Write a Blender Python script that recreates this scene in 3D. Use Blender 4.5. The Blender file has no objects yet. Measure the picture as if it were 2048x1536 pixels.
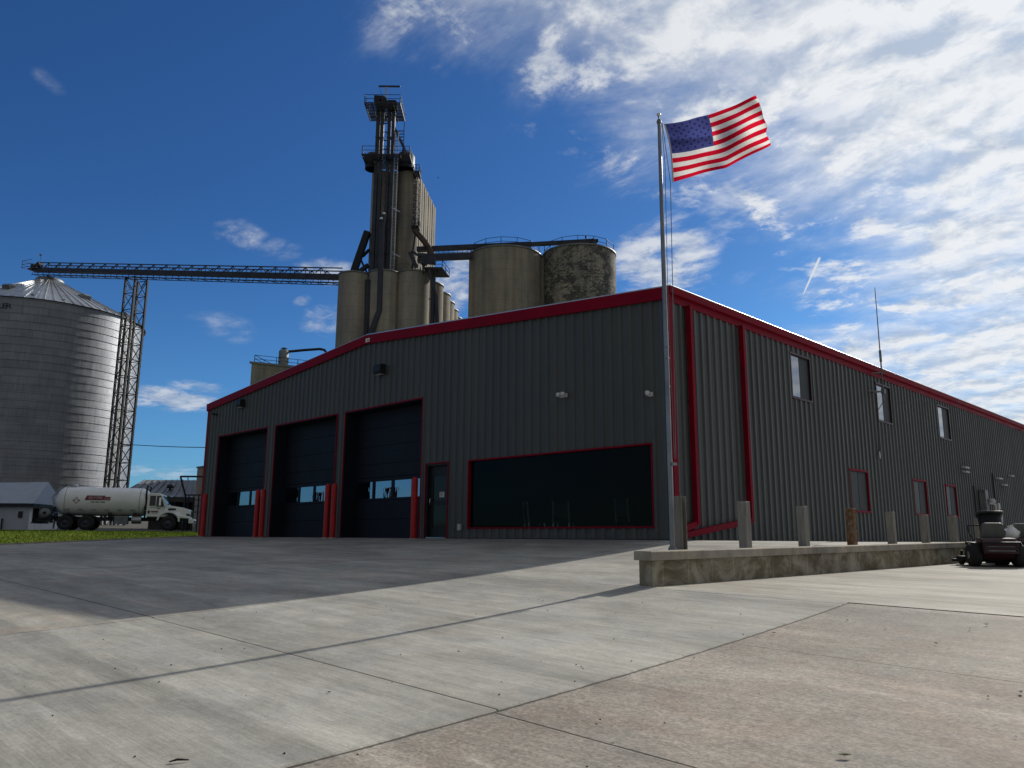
import bpy, bmesh, math, random
from mathutils import Vector, Matrix
random.seed(11)
R = math.radians
scene = bpy.context.scene
COL = scene.collection

# ------------------------------------------------------------------ camera
CAM = Vector((10.116, -15.205, 0.0344))
YAW, PIT, ROL, FPX = R(-45.146), R(10.9646), R(0.3595), 1586.26
FW = Vector((math.sin(YAW)*math.cos(PIT), math.cos(YAW)*math.cos(PIT), math.sin(PIT)))
RT0 = Vector((math.cos(YAW), -math.sin(YAW), 0)); UP0 = RT0.cross(FW)
RT = RT0*math.cos(ROL) + UP0*math.sin(ROL)
UP = -RT0*math.sin(ROL) + UP0*math.cos(ROL)
FH = Vector((math.sin(YAW), math.cos(YAW), 0))
def ray(x, y): return FW + RT*((x-1024)/FPX) - UP*((y-768)/FPX)
def at(x, y, D):                                   # photo measurement -> world point at ground depth D
    d = ray(x, y); return CAM + d*(D/d.dot(FH))
def unit(x, y): return ray(x, y).normalized()
cd = bpy.data.cameras.new('camera'); co = bpy.data.objects.new('camera', cd); COL.objects.link(co)
co.matrix_world = Matrix(((RT.x, UP.x, -FW.x, CAM.x), (RT.y, UP.y, -FW.y, CAM.y), (RT.z, UP.z, -FW.z, CAM.z), (0, 0, 0, 1)))
cd.sensor_fit = 'HORIZONTAL'; cd.sensor_width = 36; cd.lens = FPX/2048*36
cd.clip_start = .05; cd.clip_end = 6000
scene.camera = co

# ------------------------------------------------------------------ materials
class NT:
    def __init__(s, tree): s.t = tree; s.n = tree.nodes; s.l = tree.links
    def node(s, typ, ins=None, **kw):
        n = s.n.new(typ)
        for k, v in kw.items(): setattr(n, k, v)
        for k, v in (ins or {}).items():
            if isinstance(v, bpy.types.NodeSocket): s.l.new(v, n.inputs[k])
            else: n.inputs[k].default_value = v
        return n
    def math(s, op, a, b=0.0, c=None, clamp=False):
        i = {0: a, 1: b}
        if c is not None: i[2] = c
        return s.node('ShaderNodeMath', i, operation=op, use_clamp=clamp).outputs[0]
    def vmath(s, op, a, b): 
        n = s.node('ShaderNodeVectorMath', {0: a, 1: b}, operation=op)
        return n.outputs['Value'] if op in ('DOT_PRODUCT', 'LENGTH', 'DISTANCE') else n.outputs[0]
    def noise(s, vec, scale, detail=4, rough=.55, dist=0.0, out='Fac'):
        return s.node('ShaderNodeTexNoise', {'Vector': vec, 'Scale': scale, 'Detail': detail, 'Roughness': rough, 'Distortion': dist}).outputs[out]
    def mapr(s, v, a, b, c=0.0, d=1.0, smooth=True):
        return s.node('ShaderNodeMapRange', {'Value': v, 'From Min': a, 'From Max': b, 'To Min': c, 'To Max': d},
                      interpolation_type='SMOOTHSTEP' if smooth else 'LINEAR').outputs[0]
    def mix(s, f, a, b, blend='MIX'):
        n = s.node('ShaderNodeMix', data_type='RGBA', blend_type=blend)
        for k, v in ((0, f), (6, a), (7, b)):
            if isinstance(v, bpy.types.NodeSocket): s.l.new(v, n.inputs[k])
            else: n.inputs[k].default_value = v if k == 0 else (*v[:3], 1)
        return n.outputs[2]
    def scl(s, vec, k): return s.node('ShaderNodeVectorMath', {0: vec, 1: k}, operation='MULTIPLY').outputs[0]
    def pos(s): return s.node('ShaderNodeNewGeometry').outputs['Position']
    def obj(s): return s.node('ShaderNodeTexCoord').outputs['Object']
    def bump(s, h, strength=.3, dist=.02, normal=None):
        i = {'Height': h, 'Strength': strength, 'Distance': dist}
        if normal is not None: i['Normal'] = normal
        return s.node('ShaderNodeBump', i).outputs[0]
def newmat(name):
    m = bpy.data.materials.new(name); m.use_nodes = True
    t = NT(m.node_tree)
    return m, t, m.node_tree.nodes['Principled BSDF']
def c4(c): return (*c, 1)
def mat(name, col, rough=.6, metal=0.0, var=.18, scale=1.5, spec=.5, bump=0.0, bscale=40, stretch=(1, 1, 1), aniso=0):
    m, t, p = newmat(name)
    v = t.scl(t.pos(), stretch)
    n = t.noise(v, scale, 5, .6)
    f = t.mapr(n, .3, .7, 1-var, 1+var)
    cc = t.mix(1.0, col, t.node('ShaderNodeCombineColor', {0: f, 1: f, 2: f}).outputs[0], 'MULTIPLY')
    t.l.new(cc, p.inputs['Base Color'])
    p.inputs['Metallic'].default_value = metal
    t.l.new(t.mapr(n, .3, .7, rough*.9, min(1, rough*1.1)), p.inputs['Roughness'])
    p.inputs['Specular IOR Level'].default_value = spec
    if bump: t.l.new(t.bump(t.noise(v, bscale, 4), bump, .01), p.inputs['Normal'])
    return m
M = {}
M['wall'] = mat('charcoal_panel', (.070, .080, .083), .5, 0, .10, .7, stretch=(1, 1, .35), spec=.35)
def wall_paint():
    m, t, p = newmat('charcoal_panel'); P = t.pos(); sp = t.node('ShaderNodeSeparateXYZ', {0: P})
    run = t.math('ADD', sp.outputs[0], sp.outputs[1]); cell = t.math('FLOOR', t.math('DIVIDE', run, .9144))
    rnd = t.node('ShaderNodeTexWhiteNoise', {'W': cell}, noise_dimensions='1D').outputs['Value']
    n = t.noise(t.scl(P, (1, 1, .3)), .8, 6, .65); st = t.noise(t.scl(P, (7, 7, .25)), 1.4, 6, .7)
    v = t.math('MULTIPLY', t.mapr(rnd, 0, 1, .96, 1.04, False), t.math('MULTIPLY', t.mapr(n, .3, .7, .88, 1.12), t.mapr(st, .35, .7, .95, 1.08)))
    cc = t.mix(1, (.086, .093, .092), t.node('ShaderNodeCombineColor', {0: v, 1: v, 2: v}).outputs[0], 'MULTIPLY')
    dz = t.math('MULTIPLY', t.mapr(t.math('ADD', sp.outputs[2], t.math('MULTIPLY', t.math('SUBTRACT', t.noise(P, 3.0, 6, .7), .5), .9)), .02, .55, 1, 0), t.mapr(t.noise(P, 9, 5, .7), .35, .65))
    cc = t.mix(t.math('MULTIPLY', dz, .30), cc, (.19, .175, .145))
    t.l.new(cc, p.inputs['Base Color']); t.l.new(t.mapr(n, .3, .7, .42, .60), p.inputs['Roughness']); p.inputs['Specular IOR Level'].default_value = .35
    t.l.new(t.bump(t.noise(t.scl(P, (1, 1, .7)), 1.3, 2), .25, .02), p.inputs['Normal'])
    return m
M['wall'] = wall_paint()
M['red'] = mat('red_trim', (.235, .004, .019), .55, 0, .14, 1.2, spec=.08)
M['shadered'] = mat('shaded_red_trim', (.05, .012, .018), .45, 0, .1, 1.2, spec=.3)  # the red trim with shade put into its colour, for upper window frames
M['bollard'] = mat('red_bollard_paint', (.42, .012, .012), .45, 0, .16, 5, spec=.35)
M['door'] = mat('navy_door', (.013, .017, .028), .55, 0, .08, 1, spec=.15)
M['black'] = mat('black_metal', (.018, .020, .024), .5, .0, .2, 3, spec=.3)
M['darksteel'] = mat('dark_steel', (.045, .052, .068), .55, .2, .25, .8, spec=.35)
M['galv'] = mat('galvanised', (.42, .43, .44), .42, .85, .15, 2)
M['galvdark'] = mat('weathered_galvanised', (.20, .21, .215), .55, .45, .25, 3)
M['white'] = mat('white_paint', (.84, .84, .82), .35, 0, .05, 1.5, spec=.5)
M['offwhite'] = mat('offwhite_plastic', (.62, .63, .62), .5, 0, .06, 4)
M['pale'] = mat('pale_enamel', (.50, .51, .52), .6, 0, .06, 4)
M['roof'] = mat('roof_metal', (.55, .57, .58), .35, .6, .08, .6)
M['tyre'] = mat('tyre_rubber', (.018, .018, .018), .85, 0, .3, 8)
M['chrome'] = mat('bright_metal', (.72, .73, .74), .2, 1.0, .05, 3)
M['paper'] = mat('paper', (.75, .75, .72), .8, 0, .03, 5)
M['ink'] = mat('dark_ink', (.02, .02, .022), .6, 0, .05, 5)
M['logored'] = mat('logo_red', (.20, .012, .02), .5, 0, .1, 3)
M['wood'] = mat('brown_wood', (.09, .055, .03), .8, 0, .3, 6)
M['rail'] = mat('pole_metal', (.24, .245, .25), .3, .9, .25, 3, stretch=(1, 1, .5))
M['shedwall'] = mat('shed_siding', (.42, .45, .50), .7, 0, .07, 1.0, stretch=(1, 1, .3))
M['shedroof'] = mat('shed_roof', (.36, .39, .43), .55, .1, .07, 1.2)
M['grass_blade'] = mat('grass_blade', (.125, .185, .010), .8, 0, .5, .5, spec=.15)
M['cable'] = mat('cable_black', (.02, .02, .025), .6, 0, .1, 5)
M['seat'] = mat('seat_vinyl', (.10, .11, .105), .5, 0, .15, 9)
M['mowerred'] = mat('mower_red', (.035, .003, .006), .3, 0, .15, 5)
M['rust'] = None

def glass(name, col, metal, rough=.03, wob=0.0, spec=.5):
    m, t, p = newmat(name)
    p.inputs['Base Color'].default_value = c4(col); p.inputs['Metallic'].default_value = metal
    p.inputs['Roughness'].default_value = rough; p.inputs['Specular IOR Level'].default_value = spec
    if wob: t.l.new(t.bump(t.noise(t.scl(t.pos(), (3.0, 3.0, 1.2)), 2.0, 1), wob, .03), p.inputs['Normal'])
    return m
M['doorglass'] = glass('door_window_glass', (.24, .30, .37), 1.0, .02, .22)
M['upglass'] = glass('upper_window_glass', (.30, .31, .31), 1.0, .05, .03)
M['darkglass'] = glass('dark_door_glass', (.018, .024, .022), 0, .06, 0, .15)
M['screen'] = glass('insect_screen', (.018, .022, .023), 0, .6)
M['lowglass'] = glass('lower_window_glass', (.030, .042, .040), 0, .22, .0, .06)  # dark base colour stands in for the dark surroundings these panes would reflect
M['truckglass'] = glass('truck_glass', (.02, .025, .025), 0, .04, 0, .6)
m, t, p = newmat('tinted_pane')                    # tinted see-through shop glass
t.n.remove(p); out = t.n['Material Output']
gl = t.node('ShaderNodeBsdfGlossy', {'Color': (.5, .55, .55, 1), 'Roughness': .02})
tr = t.node('ShaderNodeBsdfTransparent', {'Color': (.62, .66, .64, 1)})
mx = t.node('ShaderNodeMixShader', {0: .012, 1: tr.outputs[0], 2: gl.outputs[0]}); t.l.new(mx.outputs[0], out.inputs[0])
M['tint'] = m

def concrete_ground(name, base, kind, joints):
    m, t, p = newmat(name); P = t.pos(); sp = t.node('ShaderNodeSeparateXYZ', {0: P}); X, Y = sp.outputs[0], sp.outputs[1]
    big = t.noise(t.scl(P, (.25, 1.0, 1)), .9, 5, .55, .3)
    band = t.noise(t.scl(P, (.13, 1.8, 0)), 1.0, 5, .66, .25)
    fine = t.noise(t.scl(P, (1.3, 30, 1)), 2.2, 6, .75, .1)
    grit = t.math('ADD', t.math('MULTIPLY', t.noise(P, 46, 4, .75), .6), t.math('MULTIPLY', t.noise(P, 17, 4, .75), .4))
    blot = t.noise(P, 1.1, 6, .62, .6)
    v = t.mapr(big, .28, .72, .84, 1.16)
    v = t.math('MULTIPLY', v, t.mapr(band, .38, .62, .91, 1.08))
    wb = t.math('ADD', t.math('MULTIPLY', t.noise(t.scl(P, (.5, .5, 0)), .8, 3), .5), t.math('MULTIPLY', t.noise(t.scl(P, (1, 3, 0)), 3.0, 5, .7), .10))
    cy = t.math('DIVIDE', t.math('ADD', Y, wb), .78); ci = t.math('FLOOR', cy)
    cx = t.math('FLOOR', t.math('DIVIDE', t.math('ADD', X, t.math('MULTIPLY', ci, 2.37)), 4.6))
    rn = t.node('ShaderNodeTexWhiteNoise', {'Vector': t.node('ShaderNodeCombineXYZ', {0: cx, 1: ci, 2: 0.0}).outputs[0]}, noise_dimensions='2D').outputs['Value']
    rn2 = t.node('ShaderNodeTexWhiteNoise', {'W': ci}, noise_dimensions='1D').outputs['Value']
    bandv = t.math('ADD', t.math('MULTIPLY', rn, .35), t.math('MULTIPLY', rn2, .65))
    lap = t.mapr(t.math('ABSOLUTE', t.math('SUBTRACT', t.math('FRACT', cy), .5)), .43, .5, 0, 1)
    v = t.math('MULTIPLY', v, t.mapr(bandv, .1, .9, .93, 1.07))
    v = t.math('MULTIPLY', v, t.math('ADD', 1.0, t.math('MULTIPLY', lap, t.mapr(t.noise(t.scl(P, (.6, 2, 1)), 1.1, 4), .45, .65, 0, .13))))
    mott = t.noise(t.scl(P, (.7, 1.3, 1)), 2.6, 9, .72, .5)
    v = t.math('MULTIPLY', v, t.mapr(mott, .33, .67, .89, 1.11))
    pat = t.noise(t.scl(P, (.8, 1.2, 1)), .75, 6, .65, .7)
    v = t.math('MULTIPLY', v, t.mapr(pat, .38, .62, .88, 1.10))
    strk = t.noise(t.scl(P, (.26, 7.5, 1)), 1.6, 8, .76, .2)
    v = t.math('MULTIPLY', v, t.mapr(strk, .38, .66, .95, 1.10 if kind == 'grey' else 1.06))
    v = t.math('MULTIPLY', v, t.mapr(fine, .25, .75, .80 if kind != 'tan' else .92, 1.20 if kind != 'tan' else 1.08, False))
    v = t.math('MULTIPLY', v, t.mapr(grit, .36, .64, 
        .70 if kind == 'tan' else .84, 1.32 if kind == 'tan' else 1.16, False))
    tint2 = {'grey': (.350, .337, .308), 'tan': (.315, .258, .208), 'beige': (.36, .32, .265), 'side': (.33, .30, .25)}[kind]
    col = t.mix(t.mapr(blot, .42, .66), base, tint2)
    if kind == 'tan':
        pb = t.node('ShaderNodeTexVoronoi', {'Vector': t.scl(P, (1, 1.4, 1)), 'Scale': 48.0}).outputs['Color']
        pv = t.node('ShaderNodeSeparateColor', {0: pb}).outputs[0]
        v = t.math('MULTIPLY', v, t.mapr(pv, 0, 1, .80, 1.2, False))
    # scattered dark specks and pits
    vo = t.node('ShaderNodeTexVoronoi', {'Vector': P, 'Scale': 3.1, 'Randomness': 1.0})
    spk = t.math('LESS_THAN', vo.outputs['Distance'], t.mapr(t.noise(P, 5.0, 1), .55, .75, .0, .055))
    v = t.math('MULTIPLY', v, t.math('SUBTRACT', 1.0, t.math('MULTIPLY', spk, .6)))
    # darker drip / tyre stains
    st = t.mapr(t.noise(t.scl(P, (.5, .9, 1)), .55, 7, .68, 1.0), .60, .74)
    v = t.math('MULTIPLY', v, t.math('SUBTRACT', 1.0, t.math('MULTIPLY', st, .22)))
    if kind == 'beige':                             # faint curved tyre marks
        for cx, cy, rr in ((-4.0, -13.0, 9.6), (-4.2, -13.2, 11.3), (6.0, -18.0, 15.5)):
            dd = t.vmath('DISTANCE', P, (cx, cy, -.4)); k_ = t.mapr(t.math('ABSOLUTE', t.math('SUBTRACT', dd, rr)), .04, .16, 1, 0)
            k_ = t.math('MULTIPLY', k_, t.mapr(t.noise(P, .35, 3, .6), .46, .62)); v = t.math('MULTIPLY', v, t.math('SUBTRACT', 1.0, t.math('MULTIPLY', k_, .28)))
    wob = t.math('MULTIPLY', t.math('SUBTRACT', t.noise(P, 2.2, 5, .7), .5), .035)
    J = None
    for ax, c, lo, hi, w in joints:
        a, b = (X, Y) if ax == 'x' else (Y, X)
        d = t.math('ABSOLUTE', t.math('SUBTRACT', t.math('ADD', a, t.math('MULTIPLY', wob, .35 if w < .02 else 1)), c))
        f = t.mapr(d, w*.35, w, 1, 0)
        f = t.math('MULTIPLY', f, t.math('MULTIPLY', t.math('GREATER_THAN', b, lo), t.math('LESS_THAN', b, hi)))
        J = f if J is None else t.math('MAXIMUM', J, f)
    if J is not None: v = t.math('MULTIPLY', v, t.math('SUBTRACT', 1.0, t.math('MULTIPLY', J, .72)))
    cc = t.mix(1.0, col, t.node('ShaderNodeCombineColor', {0: v, 1: v, 2: v}).outputs[0], 'MULTIPLY')
    t.l.new(cc, p.inputs['Base Color']); p.inputs['Roughness'].default_value = .82; p.inputs['Specular IOR Level'].default_value = .35
    h = t.math('ADD', t.math('MULTIPLY', fine, .5), t.math('MULTIPLY', grit, .6))
    if J is not None: h = t.math('SUBTRACT', h, t.math('MULTIPLY', J, 2.0))
    t.l.new(t.bump(h, .55, .008), p.inputs['Normal'])
    return m
BIG = 999
M['grey'] = concrete_ground('broomed_grey_concrete', (.365, .350, .300), 'grey', [('y', -11.62, -BIG, BIG, .012), ('y', -6.48, 3.0, BIG, .010), ('y', -16.8, -BIG, BIG, .012)])
M['tan'] = concrete_ground('old_tan_concrete', (.318, .286, .240), 'tan', [('y', -11.66, -BIG, BIG, .013), ('y', -8.86, -BIG, BIG, .009), ('y', -14.4, -BIG, BIG, .011), ('x', 12.6, -BIG, BIG, .011), ('x', 6.405, -BIG, -6.3, .024), ('y', -6.36, 6.3, BIG, .012)])
M['beige'] = concrete_ground('apron_concrete', (.340, .328, .280), 'beige', [('y', -11.6, -BIG, BIG, .016), ('y', -5.8, -BIG, BIG, .010), ('x', -5.0, -BIG, BIG, .010), ('x', -11.2, -BIG, BIG, .010), ('x', -17.4, -BIG, BIG, .01)])
M['side'] = concrete_ground('side_lot_concrete', (.355, .335, .285), 'side', [('y', 1.5, -BIG, BIG, .011), ('x', 9.8, -BIG, BIG, .011), ('y', 9.0, -BIG, BIG, .012)])
M['walk'] = concrete_ground('walkway_concrete', (.44, .43, .40), 'side', [('y', k*1.8, -BIG, BIG, .010) for k in range(0, 16)])
M['gravel'] = mat('gravel_yard', (.11, .10, .085), .95, 0, .3, .5, bump=.6, bscale=9, spec=.2)
m, t, p = newmat('lawn_soil_grass'); P = t.pos()
a = t.noise(P, .35, 6, .65); b = t.noise(P, 6, 4, .7)
t.l.new(t.mix(t.mapr(b, .35, .65), t.mix(t.mapr(a, .35, .65), (.060, .095, .006), (.115, .155, .010)), (.135, .170, .015)), p.inputs['Base Color'])
p.inputs['Roughness'].default_value = .95; p.inputs['Specular IOR Level'].default_value = .1
t.l.new(t.bump(b, .8, .05), p.inputs['Normal']); M['lawn'] = m

def silo_concrete(name, base, patches=0, seams=True, lift=1.5):
    m, t, p = newmat(name); P = t.pos(); sp = t.node('ShaderNodeSeparateXYZ', {0: P})
    big = t.noise(t.scl(P, (1, 1, .5)), .45, 6, .6); strk = t.noise(t.scl(P, (1.6, 1.6, .05)), 1.0, 5, .6, .2)
    fine = t.noise(P, 7, 5, .65)
    v = t.math('MULTIPLY', t.mapr(big, .3, .7, .82, 1.18), t.mapr(strk, .3, .7, .80, 1.18))
    v = t.math('MULTIPLY', v, t.mapr(fine, .3, .7, .9, 1.1))
    if seams:
        fr = t.math('FRACT', t.math('DIVIDE', sp.outputs[2], lift))
        v = t.math('MULTIPLY', v, t.math('SUBTRACT', 1, t.math('MULTIPLY', t.math('LESS_THAN', fr, .05), .16)))
    col = t.mix(t.mapr(big, .35, .65), base, tuple(c*k for c, k in zip(base, (1.05, .97, .86))))
    cc = t.mix(1, col, t.node('ShaderNodeCombineColor', {0: v, 1: v, 2: v}).outputs[0], 'MULTIPLY')
    if patches:                                     # weathered dark repair mortar around pale spalled areas
        q = t.scl(P, (1, 1, 1.35)); qq = t.vmath('ADD', q, t.scl(t.noise(P, 1.6, 4, .6, out='Color'), (.9, .9, .5)))
        n_ = t.noise(qq, .95, 3, .5); n2_ = t.noise(t.scl(qq, (1, 1, 1.5)), 1.7, 3, .5)
        ln1 = t.mapr(t.math('ABSOLUTE', t.math('SUBTRACT', n_, .5)), .012, .045, 1, 0)
        ln2 = t.mapr(t.math('ABSOLUTE', t.math('SUBTRACT', n2_, .47)), .014, .050, 1, 0)
        zone = t.mapr(t.noise(P, .30, 4, .6), .38, .50, .08, 1)
        flat = t.mapr(t.noise(t.scl(P, (1, 1, 1.8)), .62, 5, .62, .6), .505, .545)
        rag = t.mapr(fine, .25, .6, .45, 1)
        f = t.math('MULTIPLY', t.math('MULTIPLY', t.math('MAXIMUM', t.math('MAXIMUM', ln1, ln2), flat), zone), rag)
        cc = t.mix(t.math('MULTIPLY', f, .95), cc, (.055, .062, .060))
    t.l.new(cc, p.inputs['Base Color']); p.inputs['Roughness'].default_value = .9; p.inputs['Specular IOR Level'].default_value = .2
    t.l.new(t.bump(fine, .3, .03), p.inputs['Normal'])
    return m
M['silo'] = silo_concrete('silo_concrete', (.315, .300, .268))
M['tank'] = silo_concrete('tank_concrete', (.29, .275, .238), 0, True, 1.2)
M['tankpatch'] = silo_concrete('patched_tank_concrete', (.34, .325, .285), 1)
M['retain'] = silo_concrete('formed_concrete', (.25, .225, .17), 0, False)
m = silo_concrete('capstone_concrete', (.36, .34, .30), 0, False); M['cap'] = m

def formed_wall(name):                              # board-formed retaining wall with vertical form joints
    m, t, p = newmat(name); P = t.pos(); sp = t.node('ShaderNodeSeparateXYZ', {0: P}); Y, Z = sp.outputs[1], sp.outputs[2]
    blot = t.noise(t.scl(P, (1, 1, 1.5)), 1.6, 6, .62, 1.3); fine = t.noise(P, 30, 4, .7)
    cell = t.math('FLOOR', t.math('DIVIDE', Y, .61))
    rnd = t.node('ShaderNodeTexWhiteNoise', {'W': cell}, noise_dimensions='1D').outputs['Value']
    swirl = t.node('ShaderNodeTexWave', {'Vector': t.vmath('ADD', P, t.node('ShaderNodeCombineXYZ', {0: 0.0, 1: t.math('MULTIPLY', rnd, 7.0), 2: 0.0}).outputs[0]), 'Scale': 1.7, 'Distortion': 9.0, 'Detail': 3.0, 'Detail Scale': 1.2}).outputs['Fac']
    v = t.math('MULTIPLY', t.mapr(blot, .3, .7, .72, 1.22), t.mapr(rnd, 0, 1, .86, 1.12, False))
    v = t.math('MULTIPLY', v, t.mapr(swirl, .2, .9, .93, 1.06))
    v = t.math('MULTIPLY', v, t.mapr(fine, .3, .7, .92, 1.08))
    fr = t.math('ABSOLUTE', t.math('SUBTRACT', t.math('FRACT', t.math('DIVIDE', Y, .61)), .5))
    jt = t.math('GREATER_THAN', fr, .478)
    v = t.math('MULTIPLY', v, t.math('SUBTRACT', 1, t.math('MULTIPLY', jt, -.30)))
    col = t.mix(t.mapr(blot, .4, .62), (.225, .19, .125), (.31, .285, .225))
    cc = t.mix(1, col, t.node('ShaderNodeCombineColor', {0: v, 1: v, 2: v}).outputs[0], 'MULTIPLY')
    t.l.new(cc, p.inputs['Base Color']); p.inputs['Roughness'].default_value = .85; p.inputs['Specular IOR Level'].default_value = .25
    t.l.new(t.bump(t.math('SUBTRACT', fine, jt), .4, .01), p.inputs['Normal'])
    return m
M['formed'] = formed_wall('formed_retaining_wall')
m, t, p = newmat('weathered_post'); P = t.pos()
a = t.noise(t.scl(P, (6, 6, .8)), 1.5, 5, .65)
t.l.new(t.mix(t.mapr(a, .3, .7), (.16, .155, .14), (.30, .285, .25)), p.inputs['Base Color']); p.inputs['Roughness'].default_value = .8
p.inputs['Metallic'].default_value = .0; t.l.new(t.bump(a, .3, .01), p.inputs['Normal']); M['post'] = m
m, t, p = newmat('rusty_post'); P = t.pos()
a = t.noise(t.scl(P, (5, 5, 1.2)), 2.2, 6, .7); b = t.noise(P, 14, 4)
t.l.new(t.mix(t.mapr(a, .35, .6), (.20, .085, .022), t.mix(t.mapr(b, .4, .6), (.10, .05, .025), (.24, .19, .13))), p.inputs['Base Color'])
p.inputs['Roughness'].default_value = .85; t.l.new(t.bump(b, .4, .01), p.inputs['Normal']); M['rust'] = m

m, t, p = newmat('bin_sheet')                       # corrugated galvanised bin sheets, each sheet a slightly different tone
uv = t.node('ShaderNodeTexCoord').outputs['UV']
br = t.node('ShaderNodeTexBrick', {'Vector': uv, 'Scale': 1.0, 'Color1': (.235, .252, .278, 1), 'Color2': (.28, .295, .32, 1), 'Mortar': (.17, .18, .20, 1), 'Mortar Size': .02, 'Brick Width': 2.8, 'Row Height': .97, 'Bias': .1}).outputs['Color']
n1 = t.noise(t.scl(uv, (2.5, .15, 1)), 2.0, 5, .7); n2 = t.noise(uv, .35, 5, .6)
v = t.math('MULTIPLY', t.mapr(n1, .3, .7, .84, 1.14), t.mapr(n2, .3, .7, .9, 1.1))
t.l.new(t.mix(1, br, t.node('ShaderNodeCombineColor', {0: v, 1: v, 2: v}).outputs[0], 'MULTIPLY'), p.inputs['Base Color'])
p.inputs['Metallic'].default_value = .82; t.l.new(t.mapr(n1, .3, .7, .40, .56), p.inputs['Roughness'])
su = t.node('ShaderNodeSeparateXYZ', {0: uv}); wv = t.math('SINE', t.math('MULTIPLY', su.outputs[1], 2*math.pi/.102))
t.l.new(t.bump(wv, .25, .02), p.inputs['Normal']); M['bin'] = m
m, t, p = newmat('bin_roof_sheet'); P = t.pos(); n1 = t.noise(P, .7, 5, .6)
t.l.new(t.mix(t.mapr(n1, .3, .7), (.40, .42, .44), (.52, .54, .55)), p.inputs['Base Color']); p.inputs['Metallic'].default_value = .75; p.inputs['Roughness'].default_value = .42
M['binroof'] = m

def flag_mat(name, col):                            # thin nylon: reflects and lets the sun glow through
    m, t, p = newmat(name); t.n.remove(p); out = t.n['Material Output']; P = t.pos()
    w = t.noise(t.scl(P, (9, 9, 22)), 4.0, 3)
    f = t.mapr(w, .3, .7, .92, 1.06); cc = t.mix(1, col, t.node('ShaderNodeCombineColor', {0: f, 1: f, 2: f}).outputs[0], 'MULTIPLY')
    bm = t.bump(w, .25, .01)
    d = t.node('ShaderNodeBsdfDiffuse', {'Color': cc, 'Normal': bm}); tl = t.node('ShaderNodeBsdfTranslucent', {'Color': cc, 'Normal': bm})
    mx = t.node('ShaderNodeMixShader', {0: .74, 1: d.outputs[0], 2: tl.outputs[0]}); t.l.new(mx.outputs[0], out.inputs[0])
    return m
M['fred'] = flag_mat('flag_red', (.62, .008, .03)); M['fwhite'] = flag_mat('flag_white', (.80, .78, .74))
M['fblue'] = flag_mat('flag_blue', (.055, .065, .22)); M['fstar'] = flag_mat('flag_star_backlit', (.13, .14, .30))  # backlight darkening is painted into the colour of the white stars
def emis(name, col, s):
    m, t, p = newmat(name); p.inputs['Base Color'].default_value = c4(col); p.inputs['Emission Color'].default_value = c4(col); p.inputs['Emission Strength'].default_value = s; return m
M['lampglow'] = emis('lamp_glow', (1, .95, .85), 4.0)

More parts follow.
